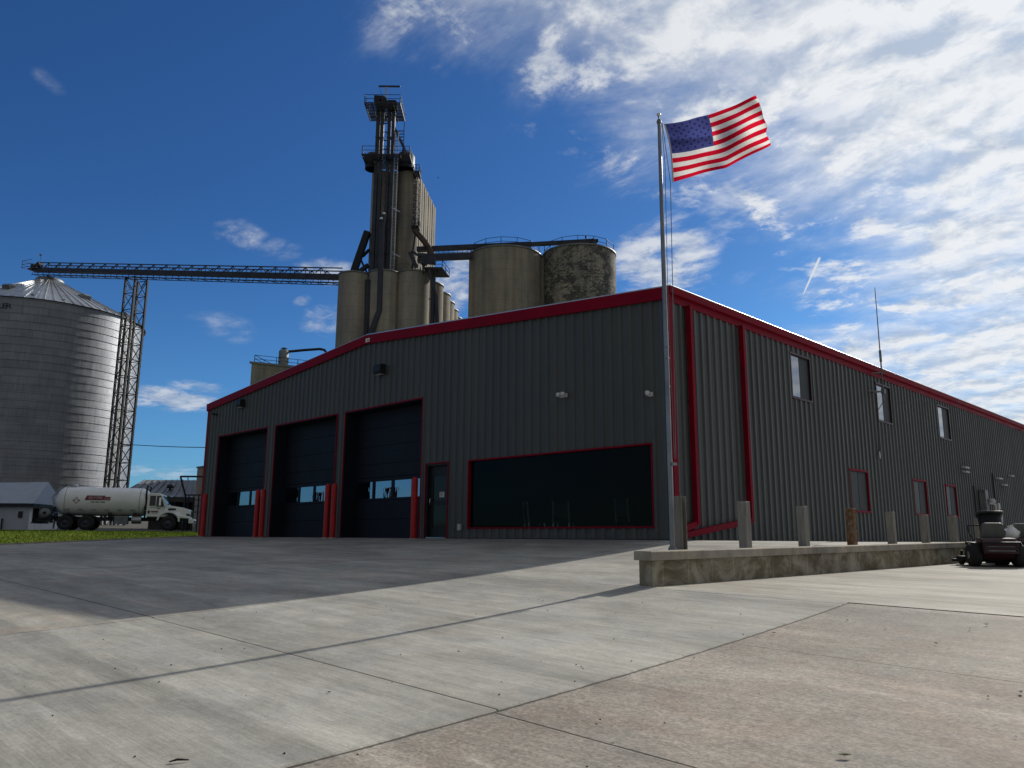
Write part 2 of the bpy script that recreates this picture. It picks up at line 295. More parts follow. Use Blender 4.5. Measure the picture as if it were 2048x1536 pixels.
# ------------------------------------------------------------------ mesh builder
W = {}                                              # object -> world matrix
class MB:
    def __init__(s): s.v = []; s.f = []; s.mi = []; s.sm = []; s.uv = []
    def add(s, vs, fs, mi=0, sm=False, uvs=None):
        o = len(s.v); s.v += [tuple(v) for v in vs]
        for k, f in enumerate(fs):
            s.f.append([i+o for i in f]); s.mi.append(mi); s.sm.append(sm); s.uv.append(uvs[k] if uvs else None)
        return s
    def box(s, x0, x1, y0, y1, z0, z1, mi=0):
        v = [(x, y, z) for z in (z0, z1) for y in (y0, y1) for x in (x0, x1)]
        return s.add(v, [(0, 2, 3, 1), (4, 5, 7, 6), (0, 1, 5, 4), (2, 6, 7, 3), (0, 4, 6, 2), (1, 3, 7, 5)], mi)
    def bar(s, p, q, w, h=None, mi=0, up=(0, 0, 1)):
        p, q = Vector(p), Vector(q); h = h or w; d = (q-p).normalized(); u = Vector(up)
        if abs(d.dot(u)) > .98: u = Vector((0, 1, 0)) if abs(d.y) < .9 else Vector((1, 0, 0))
        a = d.cross(u).normalized()*w/2; b = a.cross(d).normalized()*h/2
        v = [c+sa*a+sb*b for c in (p, q) for sa, sb in ((-1, -1), (1, -1), (1, 1), (-1, 1))]
        return s.add(v, [(0, 1, 2, 3), (7, 6, 5, 4), (0, 4, 5, 1), (1, 5, 6, 2), (2, 6, 7, 3), (3, 7, 4, 0)], mi)
    def tube(s, pts, r, n=8, mi=0, caps=True):
        pts = [Vector(p) for p in pts]; rs = r if isinstance(r, (list, tuple)) else [r]*len(pts); vs = []; a = None
        for i, p in enumerate(pts):
            d = (pts[min(i+1, len(pts)-1)]-pts[max(i-1, 0)]).normalized()
            if a is None: a = d.orthogonal().normalized()
            a = (a - d*a.dot(d)).normalized(); b = d.cross(a)
            vs += [p+(a*math.cos(2*math.pi*k/n)+b*math.sin(2*math.pi*k/n))*rs[i] for k in range(n)]
        fs = [(i*n+k, i*n+(k+1) % n, (i+1)*n+(k+1) % n, (i+1)*n+k) for i in range(len(pts)-1) for k in range(n)]
        s.add(vs, fs, mi, True)
        if caps:
            s.add(vs[:n], [tuple(range(n-1, -1, -1))], mi); s.add(vs[-n:], [tuple(range(n))], mi)
        return s
    def lathe(s, prof, c, n=32, mi=0, sm=True, a0=0, a1=2*math.pi, uvr=None):
        full = abs(a1-a0-2*math.pi) < 1e-6; k = n if full else n+1
        vs = [(c[0]+r*math.cos(a0+(a1-a0)*j/n), c[1]+r*math.sin(a0+(a1-a0)*j/n), c[2]+z) for r, z in prof for j in range(k)]
        fs = []; uvs = [] if uvr else None
        for i in range(len(prof)-1):
            for j in range(n):
                fs.append((i*k+j, i*k+(j+1) % k, (i+1)*k+(j+1) % k, (i+1)*k+j))
                if uvr:
                    u0, u1 = (a0+(a1-a0)*j/n)*uvr, (a0+(a1-a0)*(j+1)/n)*uvr
                    uvs.append([(u0, prof[i][1]), (u1, prof[i][1]), (u1, prof[i+1][1]), (u0, prof[i+1][1])])
        return s.add(vs, fs, mi, sm, uvs)
    def disc(s, c, r, n=32, mi=0, flip=False):
        vs = [(c[0]+r*math.cos(2*math.pi*j/n), c[1]+r*math.sin(2*math.pi*j/n), c[2]) for j in range(n)]
        return s.add(vs, [tuple(range(n)) if not flip else tuple(range(n-1, -1, -1))], mi)
    def prism(s, poly, fn, a, b, mi=0):             # poly: 2D outline (ccw); fn(u,v,w)->3D; extruded w in [a,b]
        n = len(poly); v = [fn(u, w_, a) for u, w_ in poly]+[fn(u, w_, b) for u, w_ in poly]
        return s.add(v, [tuple(range(n-1, -1, -1)), tuple(range(n, 2*n))]+[(i, (i+1) % n, n+(i+1) % n, n+i) for i in range(n)], mi)
    def build(s, name, mats, parent=None, local=False, bevel=0, recalc=True):
        me = bpy.data.meshes.new(name); vs = s.v
        if parent is not None and not local:
            inv = W[parent].inverted(); vs = [inv @ Vector(v) for v in vs]
        me.from_pydata([tuple(v) for v in vs], [], s.f)
        for m in (mats if isinstance(mats, (list, tuple)) else [mats]): me.materials.append(m)
        for p, mi, sm in zip(me.polygons, s.mi, s.sm): p.material_index = mi; p.use_smooth = sm
        if any(u for u in s.uv):
            l = me.uv_layers.new(name='UVMap')
            for p, u in zip(me.polygons, s.uv):
                if u:
                    for li, c in zip(p.loop_indices, u): l.data[li].uv = c
        if recalc:
            bm = bmesh.new(); bm.from_mesh(me); bmesh.ops.recalc_face_normals(bm, faces=bm.faces); bm.to_mesh(me); bm.free()
        me.update()
        o = bpy.data.objects.new(name, me); COL.objects.link(o)
        if parent is not None: o.parent = parent
        W[o] = W[parent] if parent is not None else Matrix.Identity(4)
        if bevel:
            b = o.modifiers.new('bevel', 'BEVEL'); b.width = bevel; b.segments = 2; b.limit_method = 'ANGLE'
        return o
def tag(o, label=None, cat=None, group=None, kind=None):
    for k, v in (('label', label), ('category', cat), ('group', group), ('kind', kind)):
        if v: o[k] = v
    return o
def thing(name, label, cat, loc=(0, 0, 0), rz=0, group=None):
    o = bpy.data.objects.new(name, None); COL.objects.link(o); o.empty_display_size = .2
    o.location = loc; o.rotation_euler = (0, 0, rz)
    W[o] = Matrix.Translation(Vector(loc)) @ Matrix.Rotation(rz, 4, 'Z')
    return tag(o, label, cat, group)
def struct(name, mb, m): return tag(mb.build(name, m), kind='structure')
def dup(root, loc, rz, label):
    def cp(o, par):
        c = o.copy(); COL.objects.link(c)
        if par is not None: c.parent = par
        for ch in o.children: cp(ch, c)
        return c
    r = cp(root, None); r.location = loc; r.rotation_euler = (0, 0, rz); r['label'] = label
    W[r] = Matrix.Translation(Vector(loc)) @ Matrix.Rotation(rz, 4, 'Z')
    return r
def text_mesh(body, size, extrude=.004, shear=0):
    cu = bpy.data.curves.new('lettering', 'FONT'); cu.body = body; cu.size = size; cu.extrude = extrude; cu.shear = shear
    cu.align_x = 'CENTER'; cu.align_y = 'CENTER'; cu.resolution_u = 3
    o = bpy.data.objects.new('lettering', cu); COL.objects.link(o)
    dg = bpy.context.evaluated_depsgraph_get(); dg.update()
    me = o.evaluated_get(dg).to_mesh()
    vs = [v.co.copy() for v in me.vertices]; fs = [tuple(p.vertices) for p in me.polygons]
    o.evaluated_get(dg).to_mesh_clear(); bpy.data.objects.remove(o); bpy.data.curves.remove(cu)
    return vs, fs

# ------------------------------------------------------------------ ground
CO = (-0.11575948, -0.03262688, -0.03489457, -0.01091528, -0.0366196)
def zf(X, Y):
    X = max(-26, min(20, X)); Y = max(-17, min(0, Y)); A = abs(Y); b1 = A*A/(1+A); b2 = Y**3/(1+A)/10
    return CO[0]*b1+CO[1]*b2*1+CO[2]*b1*X/10+CO[3]*b2*X/10+CO[4]*A*X*X/1000
def sstep(a, b, x): u = max(0, min(1, (x-a)/(b-a))); return u*u*(3-2*u)
WY = -6.35
def zlot(X, Y): return zf(X, WY)+.0065*(min(Y, 40)-WY) if Y > WY else zf(X, Y)
def zlawn(X, Y):
    b = zf(-23.9, min(Y, 0)); return b+(.27-b)*sstep(0, 22, -23.95-X)
def zground(X, Y):
    if X < -45: return .26+max(0, min(8, (-56-X)*.024))
    if X < -24.5: return min(.26, zlawn(X, Y)-.25)
    return -2.4
def frange(a, b, st): n = max(1, round((b-a)/st)); return [a+(b-a)*i/n for i in range(n+1)]
def sheet(mb, xs, ys, fn, mi=0, dz=0):
    vs = [(x, y, fn(x, y)+dz) for y in ys for x in xs]; n = len(xs)
    return mb.add(vs, [(j*n+i, j*n+i+1, (j+1)*n+i+1, (j+1)*n+i) for j in range(len(ys)-1) for i in range(n-1)], mi, True)
xs = [-1500, -700, -300, -150, -90]+frange(-60, 45, 1.5)+[60, 100, 250, 600, 1500]
ys = [-1500, -600, -200, -80]+frange(-45, 60, 1.5)+[90, 160, 300, 700, 1500]
struct('ground', sheet(MB(), xs, ys, zground), M['gravel'])
from mathutils import noise as mnoise
def edge_x(y): return 6.40+.012*mnoise.noise(Vector((0, y*1.3, 0)))+.010*mnoise.noise(Vector((5, y*5.1, 0)))+.006*mnoise.noise(Vector((9, y*17, 0)))
def bxl(y): return .10+.072*min(abs(y), 20)
def sheetb(mb, us, ys, fa, fb, dz=0):                # sheet between two slab-edge lines
    vs = [(fa(y)+(fb(y)-fa(y))*u, y, zf(fa(y)+(fb(y)-fa(y))*u, y)+dz) for y in ys for u in us]; n = len(us)
    return mb.add(vs, [(j*n+i, j*n+i+1, (j+1)*n+i+1, (j+1)*n+i) for j in range(len(ys)-1) for i in range(n-1)], 0, True)
g = MB(); sheetb(g, frange(0, 1, 1/12), frange(-40, WY, .4), bxl, lambda y: 6.2)
ye = frange(-20, WY, .05); n_ = len(ye)
vs = [(6.2, y, zf(6.2, y)) for y in ye]+[(edge_x(y)-.012, y, zf(6.4, y)) for y in ye]+[(edge_x(y), y, zf(6.4, y)-.007) for y in ye]+[(edge_x(y), y, zf(6.4, y)-.03) for y in ye]
g.add(vs, [(r_*n_+i, (r_+1)*n_+i, (r_+1)*n_+i+1, r_*n_+i+1) for r_ in range(3) for i in range(n_-1)], 0, False); sheetb(g, frange(0, 1, 1/10), frange(WY, -.02, .3), bxl, lambda y: 3.65)
struct('driveway', g, M['grey'])
struct('apron', sheetb(MB(), frange(0, 1, 1/50), frange(-40, -.02, .4), lambda y: -23.75, lambda y: bxl(y)-.006, .001), M['beige'])
struct('parking_lot', sheet(MB(), frange(6.32, 40, .5), frange(-40, WY+.03, .4), zf, 0, -.009), M['tan'])
struct('side_lot', sheet(MB(), frange(3.83, 45, .6), frange(WY+.004, 60, .6), zlot, 0, -.003), M['side'])
struct('walkway', sheet(MB(), frange(.02, 3.65, .4), frange(-.02, 46, .5), lambda x, y: -.014-.018*x), M['walk'])
k = MB()
for y0, y1 in zip(frange(-40, -.2, .8)[:-1], frange(-40, -.2, .8)[1:]):
    vs = [(x, y, zf(-23.85, y)+dz) for y in (y0, y1) for x, dz in ((-23.98, -.1), (-23.98, .05), (-23.76, .05), (-23.74, -.02))]
    k.add(vs, [(0, 1, 5, 4), (1, 2, 6, 5), (2, 3, 7, 6)])
struct('kerb', k, M['cap'])
struct('lawn', sheet(MB(), frange(-46.5, -23.99, .75), frange(-40, 60, 1.0), zlawn), M['lawn'])
gr = MB()
for _ in range(52000):
    X = -24.05-22.2*random.random(); Y = random.uniform(-17, 14); z = zlawn(X, Y)
    a = random.random()*6.283; h = random.uniform(.025, .075); w = random.uniform(.02, .045); lx, ly = random.gauss(0, .02), random.gauss(0, .02)
    dx, dy = math.cos(a)*w/2, math.sin(a)*w/2
    gr.add([(X-dx, Y-dy, z-.01), (X+dx, Y+dy, z-.01), (X+lx, Y+ly, z+h)], [(0, 1, 2)])
tag(gr.build('grass', M['grass_blade'], recalc=False), 'short mown green grass on the lawn left of the metal building', 'grass', kind='stuff')

# ------------------------------------------------------------------ metal building
LW, H, HR = 24.384, 5.80, 6.80                       # facade width, eave and ridge heights
LEN = 46.0
B = thing('metal_building', 'long charcoal ribbed metal building with red trim and three overhead doors', 'building', (-LW/2, 0, 0))
def roofz(x): return H+(HR-H)*(1-abs(x+LW/2)/(LW/2))
RIB = .3048
def rib_profile(L, start=0):                         # (distance, outward offset) of R-panel ribs
    pts = []; s = start
    while s < L+RIB:
        pts += [(s, 0), (s+.026, .042), (s+.105, .042), (s+.131, 0), (s+.200, 0), (s+.208, .004), (s+.228, .004), (s+.236, 0)]
        s += RIB
    pts = [p for p in pts if 0 < p[0] < L]
    return [(0, 0)]+pts+[(L, 0)]
def offs(pr, d):
    for (a, oa), (b, ob) in zip(pr[:-1], pr[1:]):
        if a <= d <= b: return oa+(ob-oa)*(d-a)/max(1e-9, b-a)
    return 0
def ribbed(mb, L, top, openings, place, start=0, z0=-.12):
    pr = rib_profile(L, start); ds = sorted({round(d, 5) for d, _ in pr} | {round(c, 5) for o in openings for c in o[:2]} | {L/2})
    for a, b in zip(ds[:-1], ds[1:]):
        if b-a < 1e-6: continue
        oa, ob = offs(pr, a), offs(pr, b); mid = (a+b)/2
        cuts = sorted([(o[2], o[3]) for o in openings if o[0] <= mid <= o[1]]); z = z0; spans = []
        for c0, c1 in cuts:
            if c0 > z: spans.append((z, c0, False))
            z = c1
        spans.append((z, None, True))
        for s0, s1, tp in spans:
            za, zb = (top(a), top(b)) if tp else (s1, s1)
            mb.add([place(a, oa, s0), place(b, ob, s0), place(b, ob, zb), place(a, oa, za)], [(0, 1, 2, 3)])
DOORS = [(-23.14, -18.86), (-18.2, -13.86), (-13.33, -9.06)]; DH = 4.27
ENT = (-8.80, -7.78, -.12, 2.20); PIC = (-6.86, -.55, .30, 2.18)
ops = [(a+LW, b+LW, -.12, DH) for a, b in DOORS]+[(ENT[0]+LW, ENT[1]+LW, ENT[2], ENT[3]), (PIC[0]+LW, PIC[1]+LW, PIC[2], PIC[3])]
fw = MB(); ribbed(fw, LW, lambda d: roofz(d-LW)-.02, ops, lambda d, o, z: (d-LW, -o, z), .06)
fw.box(-LW+.01, -.01, .02, .05, -.14, -.005)
front = fw.build('front_wall', M['wall'], B, recalc=False)
WINS = [(6.06, 7.28, 4.02, 5.28), (12.35, 13.58, 4.02, 5.28), (18.56, 19.9, 4.02, 5.28), (9.64, 11.0, .92, 2.17), (15.12, 16.42, .96, 2.15), (18.66, 19.86, .98, 2.14)]
SDOOR = (23.9, 24.9, -.12, 2.15)
sw = MB(); ribbed(sw, LEN, lambda d: H-.05, [(a, b, c, d) for a, b, c, d in WINS], lambda d, o, z: (o, d, z), .10)
sw.build('side_wall', M['wall'], B, recalc=False)
bw = MB(); ribbed(bw, LEN, lambda d: H-.05, [], lambda d, o, z: (-LW-o, d, z), .10)
bw.add([(-LW, LEN, -.1), (0, LEN, -.1), (0, LEN, H), (-LW/2, LEN, HR), (-LW, LEN, H)], [(0, 1, 2, 3, 4)])
bw.build('rear_wall', M['wall'], B, recalc=False)
rf = MB()
for sgn in (-1, 1):
    xe, xr = -LW/2+sgn*(LW/2+.08), -LW/2
    ze = H-.0+.03; zr = HR+.045
    rf.add([(xe, -.04, ze), (xr, -.04, zr), (xr, LEN, zr), (xe, LEN, ze), (xe, -.04, ze+.05), (xr, -.04, zr+.05), (xr, LEN, zr+.05), (xe, LEN, ze+.05)],
           [(0, 1, 2, 3), (4, 5, 6, 7), (0, 1, 5, 4), (1, 2, 6, 5), (2, 3, 7, 6), (3, 0, 4, 7)])
for sgn in (-1, 1):
    xe = -LW/2+sgn*(LW/2+.145); rf.tube([(xe-sgn*.01, -.09, H+.045), (xe-sgn*.01, LEN, H+.045)], .020, 10)
rf.build('roof', M['roof'], B)
rk = MB()
for sgn in (-1, 1):                                  # red rake trim along the front gable
    xe, xr = -LW/2+sgn*(LW/2+.10), -LW/2
    p = [(xe, H+.03), (xr, HR+.04), (xr, HR-.27), (xe, H-.27)]
    q = p if sgn > 0 else p[::-1]
    rk.prism(q, lambda u, v, w: (u, w, v), -.11, -.048)
rk.build('rake_trim', M['red'], B)
for x0, s in ((0.002, 1), (-LW-.002, -1)):
    gt = MB()
    poly = [(0, -.30), (.050, -.30), (.052, -.14), (.13, -.12), (.15, .03), (0, .03)]
    gt.prism([(x0+s*u, H+v) for u, v in poly][::s], lambda u, v, w: (u, w, v), -.10, LEN)
    gt.build('gutter', M['red'], B)
for xc, s in ((0, 1), (-LW, -1)):                   # corner trims
    ct = MB()
    ct.box(min(xc, xc-s*.11), max(xc, xc-s*.11), -.056, -.044, -.1, H-.27) if s > 0 else ct.box(xc, xc+.13, -.056, -.044, -.1, H-.27)
    xa, xb = sorted((xc+s*.044, xc+s*.057)); ct.box(xa, xb, -.0565, .13, -.1, H-.305)
    xa, xb = sorted((xc-s*.01, xc+s*.0575)); ct.box(xa, xb, -.0572, -.03, -.1, H-.302)
    ct.build('corner_trim', M['red'], B)
bt = MB(); bt.box(.043, .056, -.03, LEN, -.10, -.035); bt.build('base_trim', M['black'], B)
for a, b in ((-LW, DOORS[0][0]-.08), (DOORS[0][1]+.08, DOORS[1][0]-.08), (DOORS[1][1]+.08, DOORS[2][0]-.08), (DOORS[2][1]+.08, ENT[0]-.05), (ENT[1]+.05, .03)):
    bt = MB(); bt.box(a, b, -.054, -.043, -.10, .02); bt.build('base_trim', M['black'], B)
for i, (a, b) in enumerate(DOORS):
    d = MB(); nz = 7; sec = DH/nz; yd = .50
    for j in range(nz):
        z0, z1 = j*sec+(-.02 if j == 0 else .006), (j+1)*sec-.006
        if j == 2:
            z0w, z1w = 1.30, 1.86; n = 4; wd = (b-a)/n
            d.box(a, b, yd, yd+.05, z0, z0w); d.box(a, b, yd, yd+.05, z1w, z1+.16)
            for q in range(n+1):
                xc = a+q*wd; d.box(max(a, xc-.07), min(b, xc+.07), yd, yd+.05, z0w, z1w)
        elif j == 3:
            d.box(a, b, yd, yd+.05, z0+.16+.004, z1)
        else: d.box(a, b, yd, yd+.05, z0, z1)
    od = d.build('overhead_door', M['door'], B)
    for q in range(4):
        wd = (b-a)/4; pn = MB(); pn.box(a+q*wd+.068, a+(q+1)*wd-.068, yd+.02, yd+.03, 1.295, 1.865)
        pn.build('pane', M['doorglass'], od)
    jb = MB()                                        # deep jamb and its red face trim
    jb.box(a-.003, a+.03, -.02, yd+.10, -.1, DH, 0); jb.box(b-.03, b+.003, -.02, yd+.10, -.1, DH, 0); jb.box(a, b, -.02, yd+.10, DH-.03, DH+.003, 0)
    jb.box(a-.035, a+.004, -.052, -.021, -.1, DH+.035, 1); jb.box(b-.004, b+.035, -.052, -.021, -.1, DH+.035, 1); jb.box(a+.004, b-.004, -.052, -.021, DH-.004, DH+.035, 1)
    jb.box(a, b, .2, yd+.2, -.1, -.012, 2)
    jb.build('door_frame', [M['door'], M['red'], M['cap']], od)
# entry door
a, b, _, z1 = ENT; e = MB()
e.box(a+.06, b-.06, .10, .14, .04, .30); e.box(a+.06, a+.20, .10, .14, .30, z1-.06); e.box(b-.20, b-.06, .10, .14, .30, z1-.06); e.box(a+.20, b-.20, .10, .14, z1-.36, z1-.06); e.box(a+.20, b-.20, .10, .14, .98, 1.10)
ed = e.build('entry_door', M['black'], B)
e = MB(); e.box(a+.19, b-.19, .115, .125, .29, 1.0); e.box(a+.19, b-.19, .115, .125, 1.08, z1-.35); e.build('pane', M['darkglass'], ed)
e = MB(); e.tube([(a+.135, .10, 1.0), (a+.135, .03, 1.0), (a+.135, .03, 1.16), (a+.135, .10, 1.16)], .012, 6); e.build('handle', M['chrome'], ed)
e = MB(); e.tube([(b-.07, .09, .9), (b-.07, .09, 1.05)], .02, 6); e.build('hinge', M['chrome'], ed)
e = MB(); e.box(a-.03, a+.005, -.048, .10, -.1, z1+.03, 0); e.box(b-.005, b+.03, -.048, .10, -.1, z1+.03, 0); e.box(a+.005, b-.005, -.048, .10, z1-.005, z1+.03, 0)
e.box(a+.006, a+.058, -.02, .16, -.1, z1-.006, 1); e.box(b-.058, b-.006, -.02, .16, -.1, z1-.006, 1); e.box(a+.058, b-.058, -.02, .16, z1-.058, z1-.006, 1); e.build('door_frame', [M['red'], M['black']], ed)
e = MB(); e.box(a+.06, b-.06, -.03, .20, -.05, .035); e.build('threshold', M['galv'], ed)
n = MB(); n.box(-8.30, -8.09, .100, .112, 1.20, 1.36, 0)
for q in range(5): n.box(-8.28, -8.12-.02*(q % 3), .098, .0995, 1.335-q*.026, 1.345-q*.026, 1)
tag(n.build('notice', [M['paper'], M['ink']]), 'small white printed notice taped inside the entry door glass', 'notice')
# picture window
a, b, z0, z1 = PIC; f = MB()
f.box(a-.03, a+.012, -.052, .10, z0-.03, z1+.03); f.box(b-.012, b+.03, -.052, .10, z0-.03, z1+.03)
f.box(a+.012, b-.012, -.052, .10, z1-.012, z1+.03); f.box(a+.012, b-.012, -.052, .10, z0-.03, z0+.012)
pw = f.build('picture_window', M['red'], B)
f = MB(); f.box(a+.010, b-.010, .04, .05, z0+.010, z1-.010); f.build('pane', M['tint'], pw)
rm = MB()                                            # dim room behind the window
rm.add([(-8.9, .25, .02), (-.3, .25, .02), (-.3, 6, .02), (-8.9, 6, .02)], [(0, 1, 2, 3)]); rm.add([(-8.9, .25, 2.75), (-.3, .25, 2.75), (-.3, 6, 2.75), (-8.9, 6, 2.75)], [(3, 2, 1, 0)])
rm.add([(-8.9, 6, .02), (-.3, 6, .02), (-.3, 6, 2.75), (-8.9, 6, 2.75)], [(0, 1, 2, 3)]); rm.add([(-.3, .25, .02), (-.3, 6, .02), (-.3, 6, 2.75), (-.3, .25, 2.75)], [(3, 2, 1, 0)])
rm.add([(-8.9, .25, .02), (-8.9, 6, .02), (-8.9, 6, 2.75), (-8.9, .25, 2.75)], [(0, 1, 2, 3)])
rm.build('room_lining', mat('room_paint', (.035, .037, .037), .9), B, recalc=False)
for q, (lx, ly) in enumerate(((-3.9, 2.6), (-1.9, 2.6))):
    l = MB(); l.lathe([(.0, 0), (.085, 0), (.10, .015), (.10, .03)], (lx, ly, 2.70), 16)
    o = l.build('ceiling_lamp', M['lampglow'])
    tag(o, ['small round recessed ceiling lamp glowing behind the middle of the picture window', 'small round recessed ceiling lamp glowing near the right end of the picture window'][q], 'ceiling lamp', 'ceiling lamps in the dark room')
def chair(x, y, rz, label, legm):
    t_ = thing('chair', label, 'chair', (x, y, .02), rz, 'chairs behind the picture window')
    c = MB(); c.box(-.24, .24, -.24, .24, .42, .47); c.build('seat', M['black'], t_, True, .015)
    c = MB(); c.box(-.23, .23, .20, .25, .55, .95); c.build('backrest', M['black'], t_, True, .015)
    for sx in (-1, 1):
        for sy in (-1, 1):
            c = MB(); c.bar((sx*.22, sy*.22, .42), (sx*.25, sy*.25, 0), .04); c.build('leg', legm, t_, True)
        c = MB(); c.bar((sx*.225, .225, .42), (sx*.215, .27, 1.0), .045); c.build('back_post', M['galvdark'], t_, True)
chair(-5.35, 1.1, 2.6, 'dark chair with pale legs left of centre behind the picture window', M['white'])
chair(-4.45, 1.3, 3.6, 'dark chair with pale legs at the centre of the picture window', M['white'])
chair(-2.15, 1.2, 3.0, 'dark chair with brown legs right of centre behind the picture window', M['wood'])
# side windows
for q, (y0, y1, z0, z1) in enumerate(WINS):
    up = q < 3; f = MB(); tr = M['shadered'] if up else M['red']
    f.box(-.06, .049, y0-.04, y0+.012, z0, z1); f.box(-.06, .049, y1-.012, y1+.04, z0, z1)
    f.box(-.06, .056, y0-.055, y1+.055, z1-.012, z1+.05); f.box(-.06, .052, y0-.05, y1+.05, z0-.05, z0+.012)
    wn = f.build('window', [tr], B)
    ym = (y0+y1)/2
    s_ = MB(); s_.box(-.02, .004, ym-.02, ym+.02, z0+.012, z1-.012); s_.box(-.02, .004, y0+.012, y0+.035, z0+.012, z1-.012); s_.box(-.02, .004, y1-.035, y1-.012, z0+.012, z1-.012)
    s_.box(-.02, .004, y0+.035, y1-.035, z1-.04, z1-.012); s_.box(-.02, .004, y0+.035, y1-.035, z0+.012, z0+.04); s_.build('sash', M['black'], wn)
    g_ = MB(); g_.box(-.015, -.004, y0+.034, ym-.018, z0+.038, z1-.038); g_.build('pane', M['upglass'] if up else M['lowglass'], wn)
    g_ = MB(); g_.box(-.015, -.002, ym+.018, y1-.034, z0+.038, z1-.038); g_.build('insect_screen', M['screen'], wn)
# downspouts with their kick-out pipes
def downspout(y, zb, pts):
    d = MB(); d.bar((.112, y, H-.28), (.112, y, zb), .11, .13, up=(1, 0, 0)); d.box(.04, .045, y-.02, y+.02, 3.0, 3.04)
    for z in (1.4, 3.2, 4.9): d.box(.035, .165, y-.075, y+.075, z, z+.03)
    P_ = [Vector(q) for q in pts]
    for p_, q_ in zip(P_[:-1], P_[1:]): d.bar(p_, q_, .11, .13)
    d.build('downspout', M['red'], B)
downspout(.72, .34, [(.105, .66, .36), (.105, .2, .26), (.105, -.12, .22)])
downspout(3.2, .48, [(.11, 3.26, .50), (.11, .25, .12), (.11, -.10, .08)])
pl = MB(); pl.box(-12.20, -11.96, -.112, -.102, 6.58, 6.71, 0); pl.box(-12.13, -11.99, -.1145, -.1125, 6.625, 6.66, 1)
pl.build('name_plate', [M['paper'], mat('plate_green', (.05, .22, .15), .5)], B)

def wall_light(x, z, label):
    t_ = thing('wall_light', label, 'wall light', (x, -.036, z), 0, 'black wall lights over the overhead doors')
    c = MB(); c.prism([(-.02, .17), (-.02, -.16), (-.19, -.16), (-.25, -.08), (-.25, .10), (-.20, .17)][::-1], lambda u, v, w: (w, u, v), -.20, .20); c.build('housing', M['black'], t_, True, .01)
    c = MB(); c.box(-.17, .17, -.19, -.06, -.172, -.161); c.build('lens', M['pale'], t_, True)
wall_light(-11.24, 5.48, 'black box wall light high above the right-hand overhead door')
wall_light(-21.1, 5.47, 'black box wall light high above the left overhead door near the low eave')
def cam_dome(x, z, label, n, m_):
    t_ = thing('security_camera', label, 'camera', (x, -.036, z), 0, 'security cameras on the front wall')
    c = MB(); c.box(-.06*n, .06*n, -.035, 0, -.05, .05); c.build('mount', M['offwhite'] if m_ != 'black' else M['black'], t_, True, .006)
    for q in range(n):
        xx = (q-(n-1)/2)*.15; c = MB()
        c.tube([(xx, -.03, 0), (xx, -.10, .01)], .022, 8); c.lathe([(0, -.06), (.04, -.05), (.062, -.01), (.062, .03), (.05, .055), (0, .06)], (xx, -.14, .01), 14)
        c.build('camera_head', M['offwhite'] if m_ != 'black' else M['black'], t_, True)
cam_dome(-3.22, 3.64, 'white twin-headed security camera above the picture window', 2, '')
cam_dome(-.52, 3.34, 'white single security camera beside the flagpole near the building corner', 1, '')
cam_dome(-23.58, 5.28, 'tiny black security camera at the far left end of the front wall', 1, 'black')
o = MB(); o.box(-7.22, -7.12, -.10, -.036, .24, .40); o.box(-7.235, -7.105, -.112, -.10, .23, .41)
tag(o.build('outlet_box', M['pale'], bevel=.008), 'small grey outlet box low on the front wall right of the entry door', 'outlet box')
# side-wall fixtures
for q, (y, z, w, lab) in enumerate(((21.15, 3.06, .55, 'pale hooded wall vent above the third lower window, the upper one of a stacked pair'), (21.15, 2.88, .5, 'pale hooded wall vent, the lower one of a stacked pair on the side wall'), (26.0, 2.88, .6, 'pale hooded wall vent high above the lawn mowers'), (26.75, 2.62, .5, 'pale hooded wall vent, lowest of those above the lawn mowers'), (28.1, 3.12, .45, 'pale hooded wall vent farthest along the side wall'))):
    v = MB(); v.prism([(0, 0), (.16, -.05), (.16, -.10), (0, -.10)][::-1], lambda u, vv, w_, y=y, z=z: (.036+u, y+w_, z+vv), -w/2, w/2)
    tag(v.build('wall_vent', M['pale']), lab, 'vent', 'pale vents on the side wall')
an = thing('radio_antenna', 'tall thin whip antenna on a bracketed mast at the eave', 'antenna', (.30, 12.25, 4.7))
c = MB(); c.tube([(.30, 12.2, 4.62), (.30, 12.25, 6.0)], .026, 8); c.build('mast', M['galvdark'], an)
c = MB(); c.tube([(.30, 12.25, 5.98), (.30, 12.25, 6.38)], .042, 8); c.tube([(.30, 12.25, 6.38), (.30, 12.27, 8.62)], [.022, .013], 6); c.build('whip', M['galvdark'], an)
c = MB(); c.bar((.03, 12.0, 5.6), (.32, 12.25, 5.6), .035); c.build('bracket', M['galvdark'], an)
c = MB(); c.bar((.03, 12.0, 4.93), (.32, 12.22, 4.95), .045); c.bar((.03, 11.6, 4.93), (.32, 12.22, 4.95), .03); c.box(.25, .36, 12.16, 12.3, 4.88, 5.02); c.build('bracket', M['galvdark'], an)
c = MB(); c.tube([(.30, 12.2, 4.62), (.12, 12.1, 4.3), (.06, 12.05, 2.9)], .012, 6); c.build('lead_wire', M['cable'], an)
o = MB(); o.box(.036, .10, 12.0, 12.07, 2.70, 2.92)
tag(o.build('junction_box', M['galv']), 'tiny bright junction box at the end of the antenna lead', 'junction box')
fl = thing('eave_light', 'pale floodlight on an arm under the far end of the gutter', 'floodlight', (.05, 31.2, 5.5))
c = MB(); c.bar((.03, 31.2, 5.55), (.5, 31.2, 5.5), .05); c.build('arm', M['galv'], fl)
c = MB(); c.box(.42, .60, 31.0, 31.4, 5.30, 5.52); c.build('lamp_head', M['offwhite'], fl, bevel=.02)
gm = thing('gas_meter', 'grey meter riser with pale regulator and pipe behind the lawn mowers', 'gas meter', (.3, 23.3, -.03))
c = MB(); c.box(.05, .30, 22.85, 23.25, .1, 2.15); c.build('cabinet', M['galvdark'], gm, bevel=.01)
